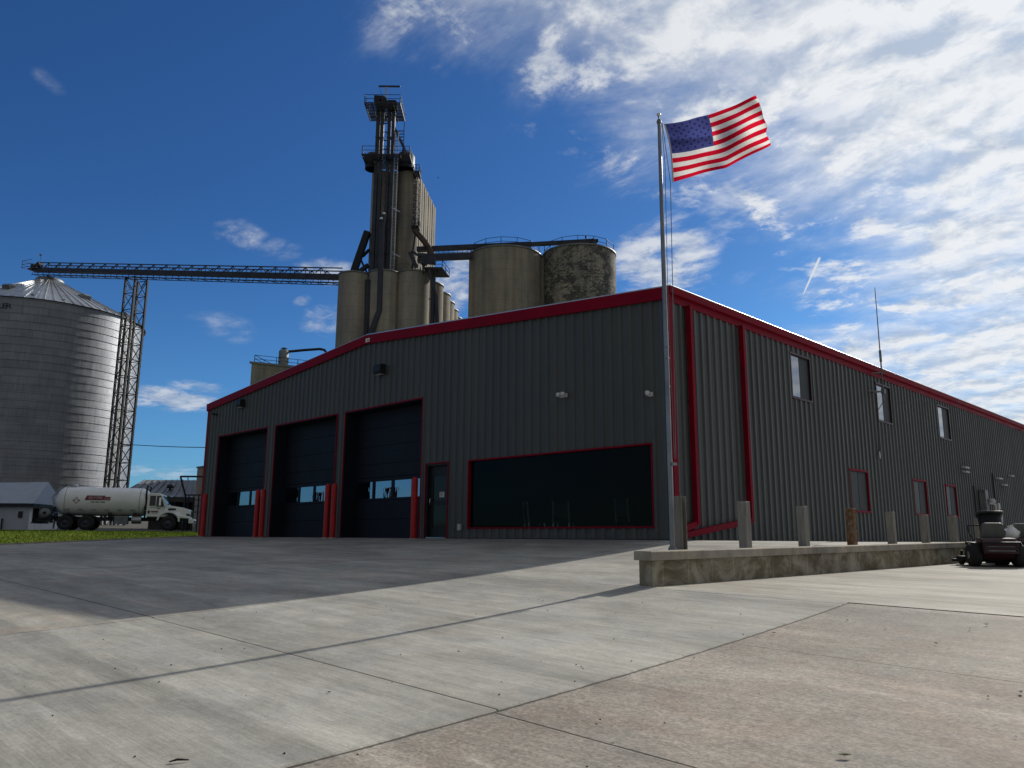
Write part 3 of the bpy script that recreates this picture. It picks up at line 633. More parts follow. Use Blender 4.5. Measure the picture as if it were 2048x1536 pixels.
c = MB(); c.tube([(.45, 23.5, -.02), (.45, 23.5, 1.55), (.35, 23.1, 1.6)], .05, 8); c.lathe([(0, -.1), (.13, -.08), (.15, 0), (.1, .1), (0, .12)], (.4, 23.3, 1.68), 12); c.build('regulator', M['pale'], gm)
c = MB(); c.tube([(.4, 24.0, 1.5), (.4, 24.05, .0)], .085, 8); c.box(.3, .5, 23.85, 24.1, 1.35, 1.62); c.build('riser_pipe', M['pale'], gm)
for q, (y, lab) in enumerate(((22.2, 'thin black conduit rising on the side wall left of the gas meter'), (25.2, 'thin black conduit rising on the side wall right of the gas meter'))):
    c = MB(); c.tube([(.06, y, -.03), (.06, y, 2.3 if q == 0 else 3.0)], .035, 6); tag(c.build('conduit', M['cable']), lab, 'conduit', 'conduits on the side wall')

# bollards
bz = -.03
b0 = thing('bollard', 'tall red bollard at the far left corner of the building', 'bollard', (-22.55, -.7, bz), 0, 'red bollards beside the overhead doors')
c = MB(); c.lathe([(.095, 0), (.095, 1.70), (.085, 1.755), (.055, 1.785), (0, 1.795)], (0, 0, 0), 20); c.build('post', M['bollard'], b0, True)
c = MB(); c.lathe([(.16, 0), (.15, .02), (.097, .03)], (0, 0, 0), 20); c.build('collar', M['cap'], b0, True)
for x, lab in ((-18.0, 'red bollard, left one of the pair between left and middle overhead doors'), (-17.58, 'red bollard, right one of the pair between left and middle overhead doors'),
               (-13.16, 'red bollard, left one of the pair between middle and right overhead doors'), (-12.76, 'red bollard, right one of the pair between middle and right overhead doors'), (-8.48, 'single red bollard right of the right-hand overhead door, beside the entry door')):
    dup(b0, (x, -.7, bz), random.random(), lab)

# ------------------------------------------------------------------ retaining wall, guard posts, flagpole
XW0, XW1 = 3.64, 3.85
def capz(y): return -.13+.0092*(y+6.4)
rw = thing('retaining_wall', 'low board-formed concrete retaining wall with an overhanging cap', 'retaining wall', (3.55, -6.4, -.6))
c = MB(); Y1 = 40
ysw = frange(WY, Y1, .61)
for y0, y1 in zip(ysw[:-1], ysw[1:]):
    for x in (XW0, XW1): c.add([(x, y0, -1.1), (x, y1, -1.1), (x, y1, capz(y1)-.12), (x, y0, capz(y0)-.12)], [(0, 1, 2, 3)])
c.add([(XW0, WY, -1.1), (XW1, WY, -1.1), (XW1, WY, capz(WY)-.12), (XW0, WY, capz(WY)-.12)], [(0, 1, 2, 3)])
c.build('wall_face', M['formed'], rw)
c = MB()
for y0, y1 in ((WY-.06, 3), (3.003, 12), (12.003, 24), (24.003, Y1)):
    vs = [(x, y, capz(y)+dz) for y in (y0, y1) for x, dz in ((XW0-.04, -.12), (XW1+.035, -.12), (XW1+.035, -.012), (XW1+.025, 0), (XW0-.03, 0), (XW0-.04, -.012))]
    c.add(vs, [(i, (i+1) % 6, 6+(i+1) % 6, 6+i) for i in range(6)]+[(5, 4, 3, 2, 1, 0), (6, 7, 8, 9, 10, 11)])
c.build('cap', M['cap'], rw)
gp = None
GP = [(-5.20, 'grey steel guard post right beside the flagpole base'), (-3.34, 'thick grey guard post in front of the second red downspout'), (-1.26, 'grey guard post standing between the second downspout and the rusty post'),
      (.84, 'rusty brown guard post in front of the first lower window'), (2.95, 'grey guard post just beyond the rusty one'), (5.06, 'grey guard post in front of the second lower window'),
      (7.14, 'grey guard post in front of the third lower window'), (9.25, 'farthest grey guard post partly behind the lawn mower')]
for q, (y, lab) in enumerate(GP):
    zt = .645-(.01*(q % 3)); z0 = min(capz(y), zf(3.56, min(y, 0))+.0)-.10
    t_ = thing('guard_post', lab, 'post', (3.55, y, z0), 0, 'guard posts behind the retaining wall cap')
    c = MB(); hgt = zt-z0; w = .076
    c.prism([(-w, -w*.8), (w, -w*.8), (w, -w*.62), (.012, -w*.62), (.012, w*.62), (w, w*.62), (w, w*.8), (-w, w*.8), (-w, w*.62), (-.012, w*.62), (-.012, -w*.62), (-w, -w*.62)] if q == 0 else [(-w, -w), (w, -w), (w, w), (-w, w)], lambda u, v, w_: (u, v, w_), 0, hgt)
    ln = random.uniform(-.012, .012)
    c.v = [(x+ln*z, y_+ln*.5*z, z) for x, y_, z in c.v]
    c.build('shaft', M['rust'] if q == 3 else (M['post']), t_, True, .006)
PX, PY = 3.55, -5.42; pz = capz(PY)
fp = thing('flag_pole', 'tall silver flagpole with a ball finial on the retaining wall', 'flagpole', (PX, PY, pz))
c = MB(); c.lathe([(.038, -.5), (.038, 1.6), (.036, 3.2), (.033, 4.4), (.030, 5.4), (.026, 6.62)], (PX, PY, pz), 20); c.build('pole', M['rail'], fp)
c = MB(); c.lathe([(.062, -.3), (.062, .02), (.050, .03), (.040, .05)], (PX, PY, pz), 20)
for z in (2.35, 2.78, 2.95): c.lathe([(.035, 0), (.041, .004), (.041, .02), (.035, .024)], (PX, PY, pz+z), 16)
c.build('base_collar', M['galvdark'], fp)
c = MB(); c.lathe([(.026, 0), (.034, .02), (.040, .05), (.028, .08), (.012, .09), (.012, .14)], (PX, PY, pz+6.60), 14); c.build('truck', M['galvdark'], fp)
c = MB(); c.lathe([(.034*math.sin(a), .034*math.cos(a)) for a in [math.pi*(1-i/12) for i in range(13)]], (PX, PY, pz+6.77), 16); c.build('finial', M['chrome'], fp)
Rg = Vector((RT0.x, RT0.y, 0))
c = MB(); a_ = Vector((PX, PY, pz+6.62))+Rg*.05; b_ = Vector((PX, PY, pz+1.3))+Rg*.09; m_ = at(1341, 366, 11.72); m2_ = at(1345, 560, 11.68)
c.tube([a_, at(1332, 300, 11.74), m_, m2_, b_], .006, 5)
c.tube([a_-Rg*.01, at(1330, 330, 11.76), at(1336, 600, 11.72), b_-Rg*.02], .005, 5)
c.build('halyard', M['galvdark'], fp)
c = MB(); c.box(-.015, .015, -.06, .06, 1.2, 1.24); c.v = [(x+PX+.07, y+PY, z+pz) for x, y, z in c.v]; c.build('cleat', M['galvdark'], fp)

# flag
K = 5.12
def Q(px, py): return (1240+px/K, 160+py/K)
top_ = [(0, 440, 445), (.10, 550, 437), (.22, 690, 410), (.31, 800, 372), (.40, 905, 355), (.55, 1040, 305), (.70, 1180, 255), (.88, 1330, 178), (1, 1392, 150)]
bot_ = [(0, 530, 1055), (.14, 700, 1005), (.28, 850, 955), (.40, 980, 925), (.55, 1090, 905), (.68, 1200, 840), (.84, 1390, 745), (.95, 1510, 695), (1, 1558, 660)]
lef_ = [(0, 440, 445), (.3, 490, 620), (.6, 515, 800), (1, 530, 1055)]
rig_ = [(0, 1392, 150), (.08, 1415, 185), (.28, 1458, 290), (.45, 1478, 390), (.60, 1520, 472), (.72, 1505, 550), (.86, 1545, 615), (1, 1558, 660)]
def pl_(tab, u):
    for (a, ax, ay), (b, bx, by) in zip(tab[:-1], tab[1:]):
        if u <= b+1e-9: s = (u-a)/(b-a); return Vector((ax+(bx-ax)*s, ay+(by-ay)*s))
    return Vector(tab[-1][1:])
def sm_(tab, u, w=.05): return (pl_(tab, max(0, u-w))+pl_(tab, u)*2+pl_(tab, min(1, u+w)))/4
def flagpt(u, v):
    T, Bm, L, Rr = sm_(top_, u), sm_(bot_, u), sm_(lef_, v, .03), sm_(rig_, v, .03)
    c00, c10, c01, c11 = pl_(top_, 0), pl_(top_, 1), pl_(bot_, 0), pl_(bot_, 1)
    p = T*(1-v)+Bm*v+L*(1-u)+Rr*u-(c00*(1-u)*(1-v)+c10*u*(1-v)+c01*(1-u)*v+c11*u*v)
    p.y += 14*math.sin(u*6.2-.5)*math.sin(v*math.pi)*(1 if v > .45 else .4)
    x, y = Q(p.x, p.y)
    s = u*(.4+.6*u)
    D = 11.74+.32*u+.11*math.sin(9*u+2.2*v)*min(1, 3*u)+.085*math.sin(14*u-6*v+1)*u+.03*math.sin(7*v+4*u)*(.3+u)
    D +=   .075*math.exp(-((v-.28-.25*u)/.07)**2)*(1 if u < .42 else .25)
    return at(x, y, D)
FG = thing('flag', 'red white and blue stars and stripes flag flying from the flagpole', 'flag', tuple(flagpt(0, 0)))
NU, NV = 80, 52
pts = {(i, j): flagpt(i/NU, j/NV) for i in range(NU+1) for j in range(NV+1)}
c = MB(); idx = {}
vs = [pts[i, j] for j in range(NV+1) for i in range(NU+1)]
fs, mis = [], []
o0 = 0; c.v = [tuple(v) for v in vs]
for j in range(NV):
    for i in range(NU):
        st = j//4; can = i < NU*.4 and st < 7
        if can: continue
        c.f.append([j*(NU+1)+i, j*(NU+1)+i+1, (j+1)*(NU+1)+i+1, (j+1)*(NU+1)+i]); c.mi.append(0 if st % 2 == 0 else 1); c.sm.append(True); c.uv.append(None)
c.build('stripes', [M['fred'], M['fwhite']], FG, recalc=False)
c = MB(); c.v = [tuple(v) for v in vs]
for j in range(28):
    for i in range(int(NU*.4)):
        c.f.append([j*(NU+1)+i, j*(NU+1)+i+1, (j+1)*(NU+1)+i+1, (j+1)*(NU+1)+i]); c.mi.append(0); c.sm.append(True); c.uv.append(None)
c.build('canton', [M['fblue']], FG, recalc=False)
c = MB()
for row in range(9):
    for q in range(6 if row % 2 == 0 else 5):
        u0 = .4*((q*2+1+(row % 2))/12.0); v0 = 7/13*((row+1)/10.0)
        for sgn in (-1, 1):
            ring = []
            for k_ in range(10):
                rr = .0118 if k_ % 2 == 0 else .0048; an_ = k_*math.pi/5
                u_, v_ = u0+rr*math.sin(an_), v0-rr*1.75*math.cos(an_); p = flagpt(u_, v_)
                nrm = (flagpt(u_+.004, v_)-p).cross(flagpt(u_, v_+.004)-p).normalized(); ring.append(p+nrm*.0025*sgn)
            cen = sum(ring, Vector())/10
            c.add([cen]+ring, [(0, k_+1, (k_+1) % 10+1) for k_ in range(10)], 0, True)
c.build('stars', M['fstar'], FG, recalc=False)
c = MB(); c.tube([flagpt(0, v/10) for v in range(11)], .012, 6); c.build('header', M['offwhite'], FG)

# ------------------------------------------------------------------ background: grain bin
YG = .26
bc = at(50, 970, 108); BX, BY = bc.x, bc.y; BR = 12.69
BE = 29.3; BA = at(92, 552, 108).z
GB = thing('grain_bin', 'huge round corrugated galvanised grain bin with a ribbed cone roof', 'grain bin', (BX, BY, YG))
ringh = .97; n_r = int((BE-YG)/ringh); ringh = (BE-YG)/n_r; c = MB()
for q in range(n_r):
    z = YG+q*ringh
    c.lathe([(BR, z+.035), (BR, z+ringh)], (BX, BY, 0), 144, 0, True, uvr=BR)
    c.lathe([(BR, z-.012), (BR+.045, z-.006), (BR+.045, z+.030), (BR, z+.035)], (BX, BY, 0), 144, 0, False, uvr=BR)
c.build('wall', M['bin'], GB, recalc=False)
c = MB(); NR = 72; RC = 1.75; zc = BE+(BA-BE)*(1-RC/BR)-.1
for q in range(NR):
    a0, a1 = 2*math.pi*q/NR, 2*math.pi*(q+1)/NR; da = .011
    def rp(a, r, h=0): return (BX+r*math.cos(a), BY+r*math.sin(a), BE+.05+(zc-BE)*(BR+.25-r)/(BR+.25-RC)+h)
    ro = BR+.28
    c.add([rp(a0, ro), rp(a1, ro), rp(a1, RC), rp(a0, RC)], [(0, 1, 2, 3)])
    w0 = .07/ro; w1 = .035/RC
    c.add([rp(a0-w0, ro), rp(a0-w0*.6, ro, .11), rp(a0+w0*.6, ro, .11), rp(a0+w0, ro), rp(a0-w1, RC), rp(a0-w1*.6, RC, .06), rp(a0+w1*.6, RC, .06), rp(a0+w1, RC)], [(0, 1, 5, 4), (1, 2, 6, 5), (2, 3, 7, 6), (0, 1, 2, 3)])
rfb = c.build('roof', M['binroof'], GB, recalc=False)
c = MB(); c.lathe([(RC+.05, 0), (RC+.05, .35), (RC-.1, .5), (.5, .75), (.5, .95), (0, .95)], (BX, BY, zc-.02), 32); c.build('collar', M['galvdark'], rfb)
viewa = math.atan2(CAM.y-BY, CAM.x-BX)
for da, rr in ((.55, 8.0), (1.0, 11.0), (-.15, 11.4), (-.55, 8.4), (.15, 11.8), (.62, 11.7)):
    a = viewa+da; zb = BE+.05+(zc-BE)*(BR+.25-rr)/(BR+.25-RC); vx, vy = BX+rr*math.cos(a), BY+rr*math.sin(a)
    big = rr < 8.5 or da > .9
    c = MB(); s_ = .62 if big else .18
    dirr = Vector((math.cos(a), math.sin(a), 0)); sd = Vector((-dirr.y, dirr.x, 0)); o_ = Vector((vx, vy, zb))
    c.prism([(-s_, -.35), (s_*.9, -.5), (s_*1.5, .10*s_/.6), (s_*.9, .62*s_), (-s_, .55*s_)][::-1], lambda u, v, w_: o_+dirr*u+sd*w_+Vector((0, 0, v)), -s_*.8, s_*.8)
    c.build('roof_vent', M['galvdark'], rfb)
edge_a = viewa+.86
c = MB(); dirr = Vector((math.cos(edge_a), math.sin(edge_a), 0)); p0 = Vector((BX, BY, 0))+dirr*(BR+.10)
c.bar((p0.x, p0.y, YG), (p0.x, p0.y, BE+.1), .55, .18, up=tuple(dirr)); c.build('downspout', M['galvdark'], GB)
# bin lettering, cut by the frame at the left
def on_bin(x, y, rr):
    d = ray(x, y); ox, oy = CAM.x-BX, CAM.y-BY; A = d.x**2+d.y**2; Bq = 2*(ox*d.x+oy*d.y); Cq = ox*ox+oy*oy-rr*rr
    t_ = (-Bq-math.sqrt(Bq*Bq-4*A*Cq))/(2*A); return CAM+d*t_
for q, ch in enumerate('HLER'):
    vs_, fs_ = text_mesh(ch, .98, .01); P0 = on_bin(-8+q*8.4, 611.0+q*.55, BR+.035); a = math.atan2(P0.y-BY, P0.x-BX)
    ex, ez = Vector((-math.sin(a), math.cos(a), 0)), Vector((0, 0, 1)); en = Vector((math.cos(a), math.sin(a), 0))
    c = MB(); c.add([P0+ex*v.x*1.25+ez*v.y+en*(v.z+.012) for v in vs_], fs_); c.build('letter', M['ink'], GB, recalc=False)
# conveyor bridge and its support tower
A = at(72, 541, 107.5); Bp = at(690, 556, 88); dv = (Bp-A); Lb = dv.length; dn = dv.normalized(); sn = dn.cross(Vector((0, 0, 1))).normalized()
CB = thing('conveyor_bridge', 'long dark truss conveyor running from the bin peak to the elevator', 'conveyor', tuple(A))
def cp(s_, lat, h): return A+dn*s_+sn*lat+Vector((0, 0, h))
c = MB(); c.bar(cp(0, 0, .08), cp(Lb, 0, .08), .75, .56); 
for q in range(int(Lb/2.2)+1): c.bar(cp(q*2.2, -.45, .08), cp(q*2.2+.12, -.45, .08), .08, .66)
c.build('trough', M['darksteel'], CB)
c = MB()
for lat in (-.62, .62):
    c.bar(cp(1.5, lat, 1.0), cp(Lb, lat, 1.0), .12); c.bar(cp(.5, lat, -.42), cp(Lb, lat, -.42), .13)
    n = int(Lb/2.2)
    for q in range(n):
        s0 = q*2.2+1.1
        c.bar(cp(s0, lat, -.1), cp(s0, lat, 1.0), .06); c.bar(cp(s0, lat, .98), cp(s0-.72, lat, .36), .085); c.bar(cp(s0, lat, .98), cp(s0+.72, lat, .36), .085)
c.build('truss_frame', M['darksteel'], CB)
c = MB(); n = int(Lb/1.1)
for lat in (-.5, .5): c.bar(cp(0, lat, -.74), cp(Lb, lat, -.74), .08)
for q in range(n):
    c.bar(cp(q*1.1, -.5 if q % 2 else .5, -.74), cp(q*1.1+1.1, .5 if q % 2 else -.5, -.74), .05); c.bar(cp(q*1.1, -.5, -.74), cp(q*1.1, -.5, -.42), .05); c.bar(cp(q*1.1, .5, -.74), cp(q*1.1, .5, -.42), .05)
    if q % 3 == 0: c.bar(cp(q*1.1, .5, -.75), cp(q*1.1+.35, .95, -.98), .035)
c.build('catwalk', M['black'], CB)
c = MB(); c.box(-.9, .9, -.7, .7, -.1, .0); c.bar((-.5, 0, 0), (.9, 0, .75), .7, .6); c.box(-.7, -.1, -.4, .4, 0, .75)
c.tube([(.6, 0, .8), (.6, 0, 2.0)], .03, 6); c.box(.45, .75, -.1, .1, 1.95, 2.15)
for x0, y0, x1, y1 in ((-1.6, -1.0, -1.6, 1.0), (-1.6, -1.0, .4, -1.0)):
    for h in (.1, .55, 1.1): c.bar((x0, y0, h), (x1, y1, h), .05)
    c.bar((x0, y0, 0), (x0, y0, 1.1), .05)
Mx = Matrix.Translation(A+Vector((0, 0, .2))) @ Matrix.Rotation(math.atan2(dn.y, dn.x), 4, 'Z')
c.v = [tuple(Mx @ Vector(v)) for v in c.v]; c.build('drive_platform', M['darksteel'], CB)
tp = at(274, 557, 101.3); tb = Vector((tp.x, tp.y, YG)); TW = thing('support_tower', 'tall slender black lattice tower holding up the conveyor bridge', 'tower', tuple(tb))
c = MB(); hw, hd = .84, 1.0; Z1 = tp.z-.1; u1 = dn.copy(); u1.z = 0; u1.normalize(); u2 = Vector((-u1.y, u1.x, 0))
cor = [tb+u1*(sx*hw)+u2*(sy*hd) for sx, sy in ((-1, -1), (1, -1), (1, 1), (-1, 1))]
for q, p0 in enumerate(cor): c.bar(p0, (p0.x, p0.y, Z1), .24, .24, up=tuple(u1))
c.build('legs', M['black'], TW)
c = MB(); nz = 15; dz = (Z1-YG)/nz
for k_ in range(nz):
    za, zb = YG+k_*dz, YG+(k_+1)*dz
    for q in range(4):
        p0, p1 = cor[q], cor[(q+1) % 4]
        c.bar((p0.x, p0.y, zb), (p1.x, p1.y, zb), .09)
        a_, b_ = (p0, p1) if k_ % 2 else (p1, p0)
        c.bar((a_.x, a_.y, za), (b_.x, b_.y, zb), .08)
for s in (-1, 1):
    p0 = tb+u1*(s*hw); c.bar((p0.x, p0.y, Z1-1.4), (p0.x+u1.x*s*1.2, p0.y+u1.y*s*1.2, Z1+.1), .09)
c.build('bracing', M['black'], TW)
# second, shorter box duct between bin wall and tower (grey vertical strip)
p0 = at(237, 640, 84.2); p1 = at(203, 960, 84.2)

# ------------------------------------------------------------------ concrete elevator
e2 = Vector((math.sin(R(-39.1)), math.cos(R(-39.1)), 0)); e1 = Vector((e2.y, -e2.x, 0))
ZS = at(826, 541, 86.2).z
O0 = at(767, 600, 88.3); O0.z = YG
EL = thing('grain_elevator', 'weathered concrete grain elevator of clustered silos with a tall headhouse tower', 'grain elevator', tuple(O0))
def colx(px, py, D): q = at(px, py, D); return q.x, q.y
silos = [(708, 88.0, ZS-.2), (767, 88.0, ZS), (826, 88.0, ZS)]
rs_ = 1.86
cols = [colx(px, 600, D) + (zt,) for px, D, zt in silos]
x3, y3, _ = cols[2]
for pxe, D in ((888, 92.2), (902.5, 96.0), (911, 99.5), (918.5, 103.0), (926.5, 107)):
    pxc = pxe-rs_*FPX/D; q = colx(pxc, 575, D); cols.append(q+(ZS,))
for k_ in range(1, 5):
    for cc in (cols[0],): cols.append((cc[0]+e2.x*3.7*k_, cc[1]+e2.y*3.7*k_, ZS))
for x, y, zt in cols:
    c = MB(); c.lathe([(rs_, YG), (rs_, zt-.02)], (x, y, 0), 40); o = c.build('silo', M['silo'], EL, recalc=False)
    c = MB(); c.lathe([(rs_-.2, zt-.03), (rs_+.07, zt-.03), (rs_+.07, zt+.16), (0, zt+.5)], (x, y, 0), 40); c.build('rim', M['galvdark'], o, recalc=False)
ZT = at(790, 338, 88.4).z; rt = 1.43
tcs = []
ta = Vector((*colx(764, 450, 90.2), 0)); tbv = Vector((*colx(813.5, 450, 90.2), 0))
c = MB()
for k_ in range(5):
    for base in (ta, tbv):
        q = base+e2*(2.42*k_); c.lathe([(rt, YG), (rt, ZT)], (q.x, q.y, 0), 32); c.disc((q.x, q.y, ZT), rt, 32)
mid = (ta+tbv)/2; hw = (tbv-ta).length/2
def tq(u, v, z): q = mid+e1*u+e2*v; return (q.x, q.y, z)
def tbox(mb, u0, u1, v0, v1, z0, z1, mi=0):
    v = [tq(u, w_, z) for z in (z0, z1) for w_ in (v0, v1) for u in (u0, u1)]
    return mb.add(v, [(0, 2, 3, 1), (4, 5, 7, 6), (0, 1, 5, 4), (2, 6, 7, 3), (0, 4, 6, 2), (1, 3, 7, 5)], mi)
tbox(c, -hw-.9, hw+.9, -.9, 10.4, YG, ZT-.02)
for u, v in ((0, -1.05), (hw+1.05, 1.2), (hw+1.05, 3.6), (hw+1.05, 6.1), (hw+1.05, 8.5)): tbox(c, u-.35, u+.35, v-.3, v+.3, YG, ZT-.05)
c.build('headhouse_tower', M['silo'], EL, recalc=False)
c = MB()                                             # distribution hoods on the tower top
for px, rr, hh in ((747, .95, 1.2), (812, 1.1, 1.3)):
    q = colx(px, 310, 88.6); zh = at(px, 312, 88.2).z-.3; c.lathe([(rr, ZT), (rr, zh+hh*.25), (rr*.75, zh+hh*.6), (.25, zh+hh*.8)], (*q, 0), 20)
c.build('hood', M['darksteel'], EL, recalc=False)

def platform(name, par, pn, z, D0, D1, xl0, xl1, rail=1.05, m_='darksteel'):
    q0, q1 = at(xl0, pn, D0), at(xl1, pn, D0); ctr = (q0+q1)/2; w = (q1-q0).length; dp = D1-D0
    fwd = FH
    def PT(u, v, h): p = ctr+Rg*u+fwd*v; return (p.x, p.y, z+h)
    c = MB()
    for e_ in (-w/2, w/2): c.bar(PT(e_, 0, 0), PT(e_, dp, 0), .10, .22)
    k_ = 0.0
    while k_ <= dp+.01: c.bar(PT(-w/2, k_, 0), PT(w/2, k_, 0), .16, .08); k_ += .34
    for u in (-w*.3, 0, w*.3): c.bar(PT(u, 0, -.1), PT(u, dp, -.1), .12, .16)
    o = c.build(name, M[m_], par)
    c = MB()
    for h in (rail, rail*.52):
        for a_, b_ in (((-w/2, 0), (w/2, 0)), ((w/2, 0), (w/2, dp)), ((w/2, dp), (-w/2, dp)), ((-w/2, dp), (-w/2, 0))): c.bar(PT(*a_, h), PT(*b_, h), .05)
    for u, v in ((-w/2, 0), (w/2, 0), (w/2, dp), (-w/2, dp), (0, 0), (0, dp), (w/2, dp/2), (-w/2, dp/2)): c.bar(PT(u, v, 0), PT(u, v, rail), .05)
    c.build('railing', M[m_], o); return o
zp1 = at(764, 211, 86.0).z; zp2 = at(770, 312, 86.2).z
# bucket elevator legs
BL = None
for nm, px, lab in (('a', 760.5, 'dark left-hand bucket elevator leg rising to the drum-shaped head'), ('b', 783, 'dark right-hand bucket elevator leg beside the bright ladder')):
    q = at(px, 250, 87.2); L_ = thing('bucket_elevator', lab, 'bucket elevator', (q.x, q.y, YG), 0, 'bucket elevator legs in front of the tower')
    c = MB()
    for du in (-.25, .25):
        p = q+Rg*du; c.bar((p.x, p.y, YG), (p.x, p.y, zp1+.6), .40 if nm == 'a' else .36, .55, up=tuple(FH))
        for k_ in range(1, 17): zz = YG+k_*2.9; c.bar((p.x-Rg.x*.24, p.y-Rg.y*.24, zz), (p.x+Rg.x*.24, p.y+Rg.y*.24, zz), .62, .08)
    c.build('casing', M['darksteel'], L_)
    c = MB(); pa, pb = q-FH*.55+Vector((0, 0, 0)), q+FH*.55
    hz = zp1+(1.15 if nm == 'a' else .75)
    prof_ = [(-.62, -.7), (.62, -.7), (.80, -.1), (.62, .35), (.30, .55), (-.78, .62), (-.80, -.1)] if nm == 'a' else [(-.6, -.6), (.6, -.6), (.72, 0), (.45, .40), (-.45, .40), (-.72, 0)]
    c.prism(prof_, lambda u, v, w_: Vector((q.x, q.y, hz))+Rg*u+FH*w_+Vector((0, 0, v)), -.5, .5)
    c.tube([Vector((q.x, q.y, hz))-FH*.9, Vector((q.x, q.y, hz))+FH*.9], .1, 10)
    c.build('head', M['black'], L_)
    if nm == 'b': BL = L_; QB = q
    else: QA = q; LA = L_
platform('platform', LA, 208, zp1, 85.4, 89.6, 729, 800)
platform('platform', EL, 307, zp2, 85.8, 89.6, 724, 819)
c = MB(); p = at(771, 215, 87.0); pt_ = at(771, 174, 87.0); c.bar((p.x, p.y, p.z), (p.x, p.y, pt_.z), .14); c.build('crane_post', M['pale'], LA)
c = MB(); c.bar(at(757.5, 172.5, 87.0), at(800.5, 173, 87.0), .14, .18); c.bar(at(759, 175, 87.0), at(766, 200, 87.0), .04); c.build('hoist_beam', M['darksteel'], LA)
c = MB()                                             # zig-zag bracing between the two legs
zz = zp2+.3; fl_ = True
while zz < zp1-.6:
    a_, b_ = QA+Rg*.5, QB-Rg*.5
    c.bar((a_.x, a_.y, zz), (b_.x, b_.y, zz), .10); 
    if fl_: c.bar((a_.x, a_.y, zz), (b_.x, b_.y, zz+1.1), .06)
    zz += 1.1; fl_ = not fl_
c.build('bracing', M['darksteel'], LA)
c = MB(); zz = YG+18                                 # bright ladder down the right leg
for du in (.55, .95):
    p = QB+Rg*du-FH*.45; c.bar((p.x, p.y, at(778, 560, 87).z), (p.x, p.y, zp1-3), .10)
zz = at(778, 560, 87).z
while zz < zp1-3:
    p0, p1 = QB+Rg*.55-FH*.45, QB+Rg*.95-FH*.45; c.bar((p0.x, p0.y, zz), (p1.x, p1.y, zz), .04); zz += .42
for yy in (415, 505):
    p = at(783, yy, 86.9); c.bar(p, at(800, yy+9, 88.2), .10)
c.build('ladder', M['galv'], BL)
c = MB(); zz = at(810, 300, 88).z                    # caged ladder and stair run right of the legs
for yy in (262, 268, 274, 281): c.bar(at(790, yy, 87.6), at(808, yy, 87.6), .09)
c.bar(at(808.5, 245, 87.6), at(807, 306, 87.6), .06); c.bar(at(786, 250, 87.4), at(808, 296, 87.6), .26); c.bar(at(808, 296, 87.6), at(808, 312, 87.6), .3)
c.build('spout', M['darksteel'], BL)
def cage_ladder(pts, r, m_, par, nm='caged_ladder'):
    c = MB(); p, q = Vector(pts[0]), Vector(pts[1]); n = max(2, int((q-p).length/.8))
    for a_ in range(7):
        an_ = R(-120+40*a_); o_ = Rg*math.sin(an_)*r-FH*math.cos(an_)*r; c.bar(p+o_, q+o_, .035)
    for k_ in range(n+1):
        s_ = p+(q-p)*(k_/n); prev = None
        for a_ in range(9):
            an_ = R(-160+40*a_); o_ = s_+Rg*math.sin(an_)*r-FH*math.cos(an_)*r
            if prev is not None: c.bar(prev, o_, .045)
            prev = o_
    for du in (-.2, .2): c.bar(p+Rg*du+FH*r, q+Rg*du+FH*r, .05)
    return c.build(nm, M[m_], par)
pt2 = at(834.5, 366, 88.6); pb2 = at(832, 455, 88.6)
cage_ladder((pt2, (pt2.x, pt2.y, pb2.z)), .38, 'black', EL)
platform('landing', EL, 350, at(835, 348, 88.2).z, 87.6, 89.2, 826, 838, .9, 'black')
platform('landing', EL, 458, at(831, 457, 88).z, 87.2, 88.6, 823, 837, .9, 'black')
c = MB()                                             # brown chute from the side landing to the tank conveyor
c.bar(at(828, 459, 87.6), at(852, 487, 88), .55, .5); c.tube([at(851, 486, 88), at(857, 494, 88), at(861, 503, 88), at(862, 525, 88)], .36, 10)
c.bar(at(831, 466, 87.6), at(826, 500, 87.8), .14)
c.build('chute', mat('rusty_chute', (.085, .062, .05), .7, .2, .3, 2), EL)
c = MB(); c.bar(at(735, 464, 89), at(707, 545, 89), .8, .7); c.build('chute', M['black'], EL)
c = MB(); c.bar(at(726, 512, 88.6), at(738, 500, 89), .35)
c.bar(at(722, 520, 88.6), at(735, 548, 88.8), .2); c.bar(at(715, 546, 88.5), at(737, 530, 88.6), .45)
c.build('chute', M['black'], EL)
c = MB()                                             # tubes that run down the face of the elevator
c.tube([at(768, 430, 86.6), at(764, 455, 86.3), at(759, 620, 86.2), at(741, 668, 85.9), at(738, 700, 85.9)], .33, 12)
c.tube([at(735, 560, 86.8), at(733.5, 668, 86.8), at(733, 700, 86.8)], .24, 10); c.tube([at(739.5, 560, 86.8), at(737.5, 700, 86.8)], .18, 10)
c.build('drop_pipe', M['darksteel'], EL)
c = MB(); c.lathe([(.2*math.sin(a), .2*math.cos(a)) for a in [math.pi*(1-i/8) for i in range(9)]], at(767.8, 427, 86.2), 10); c.lathe([(.2*math.sin(a), .2*math.cos(a)) for a in [math.pi*(1-i/8) for i in range(9)]], at(762.5, 437, 86.0), 10)
c.build('pipe_elbow', M['chrome'], EL)
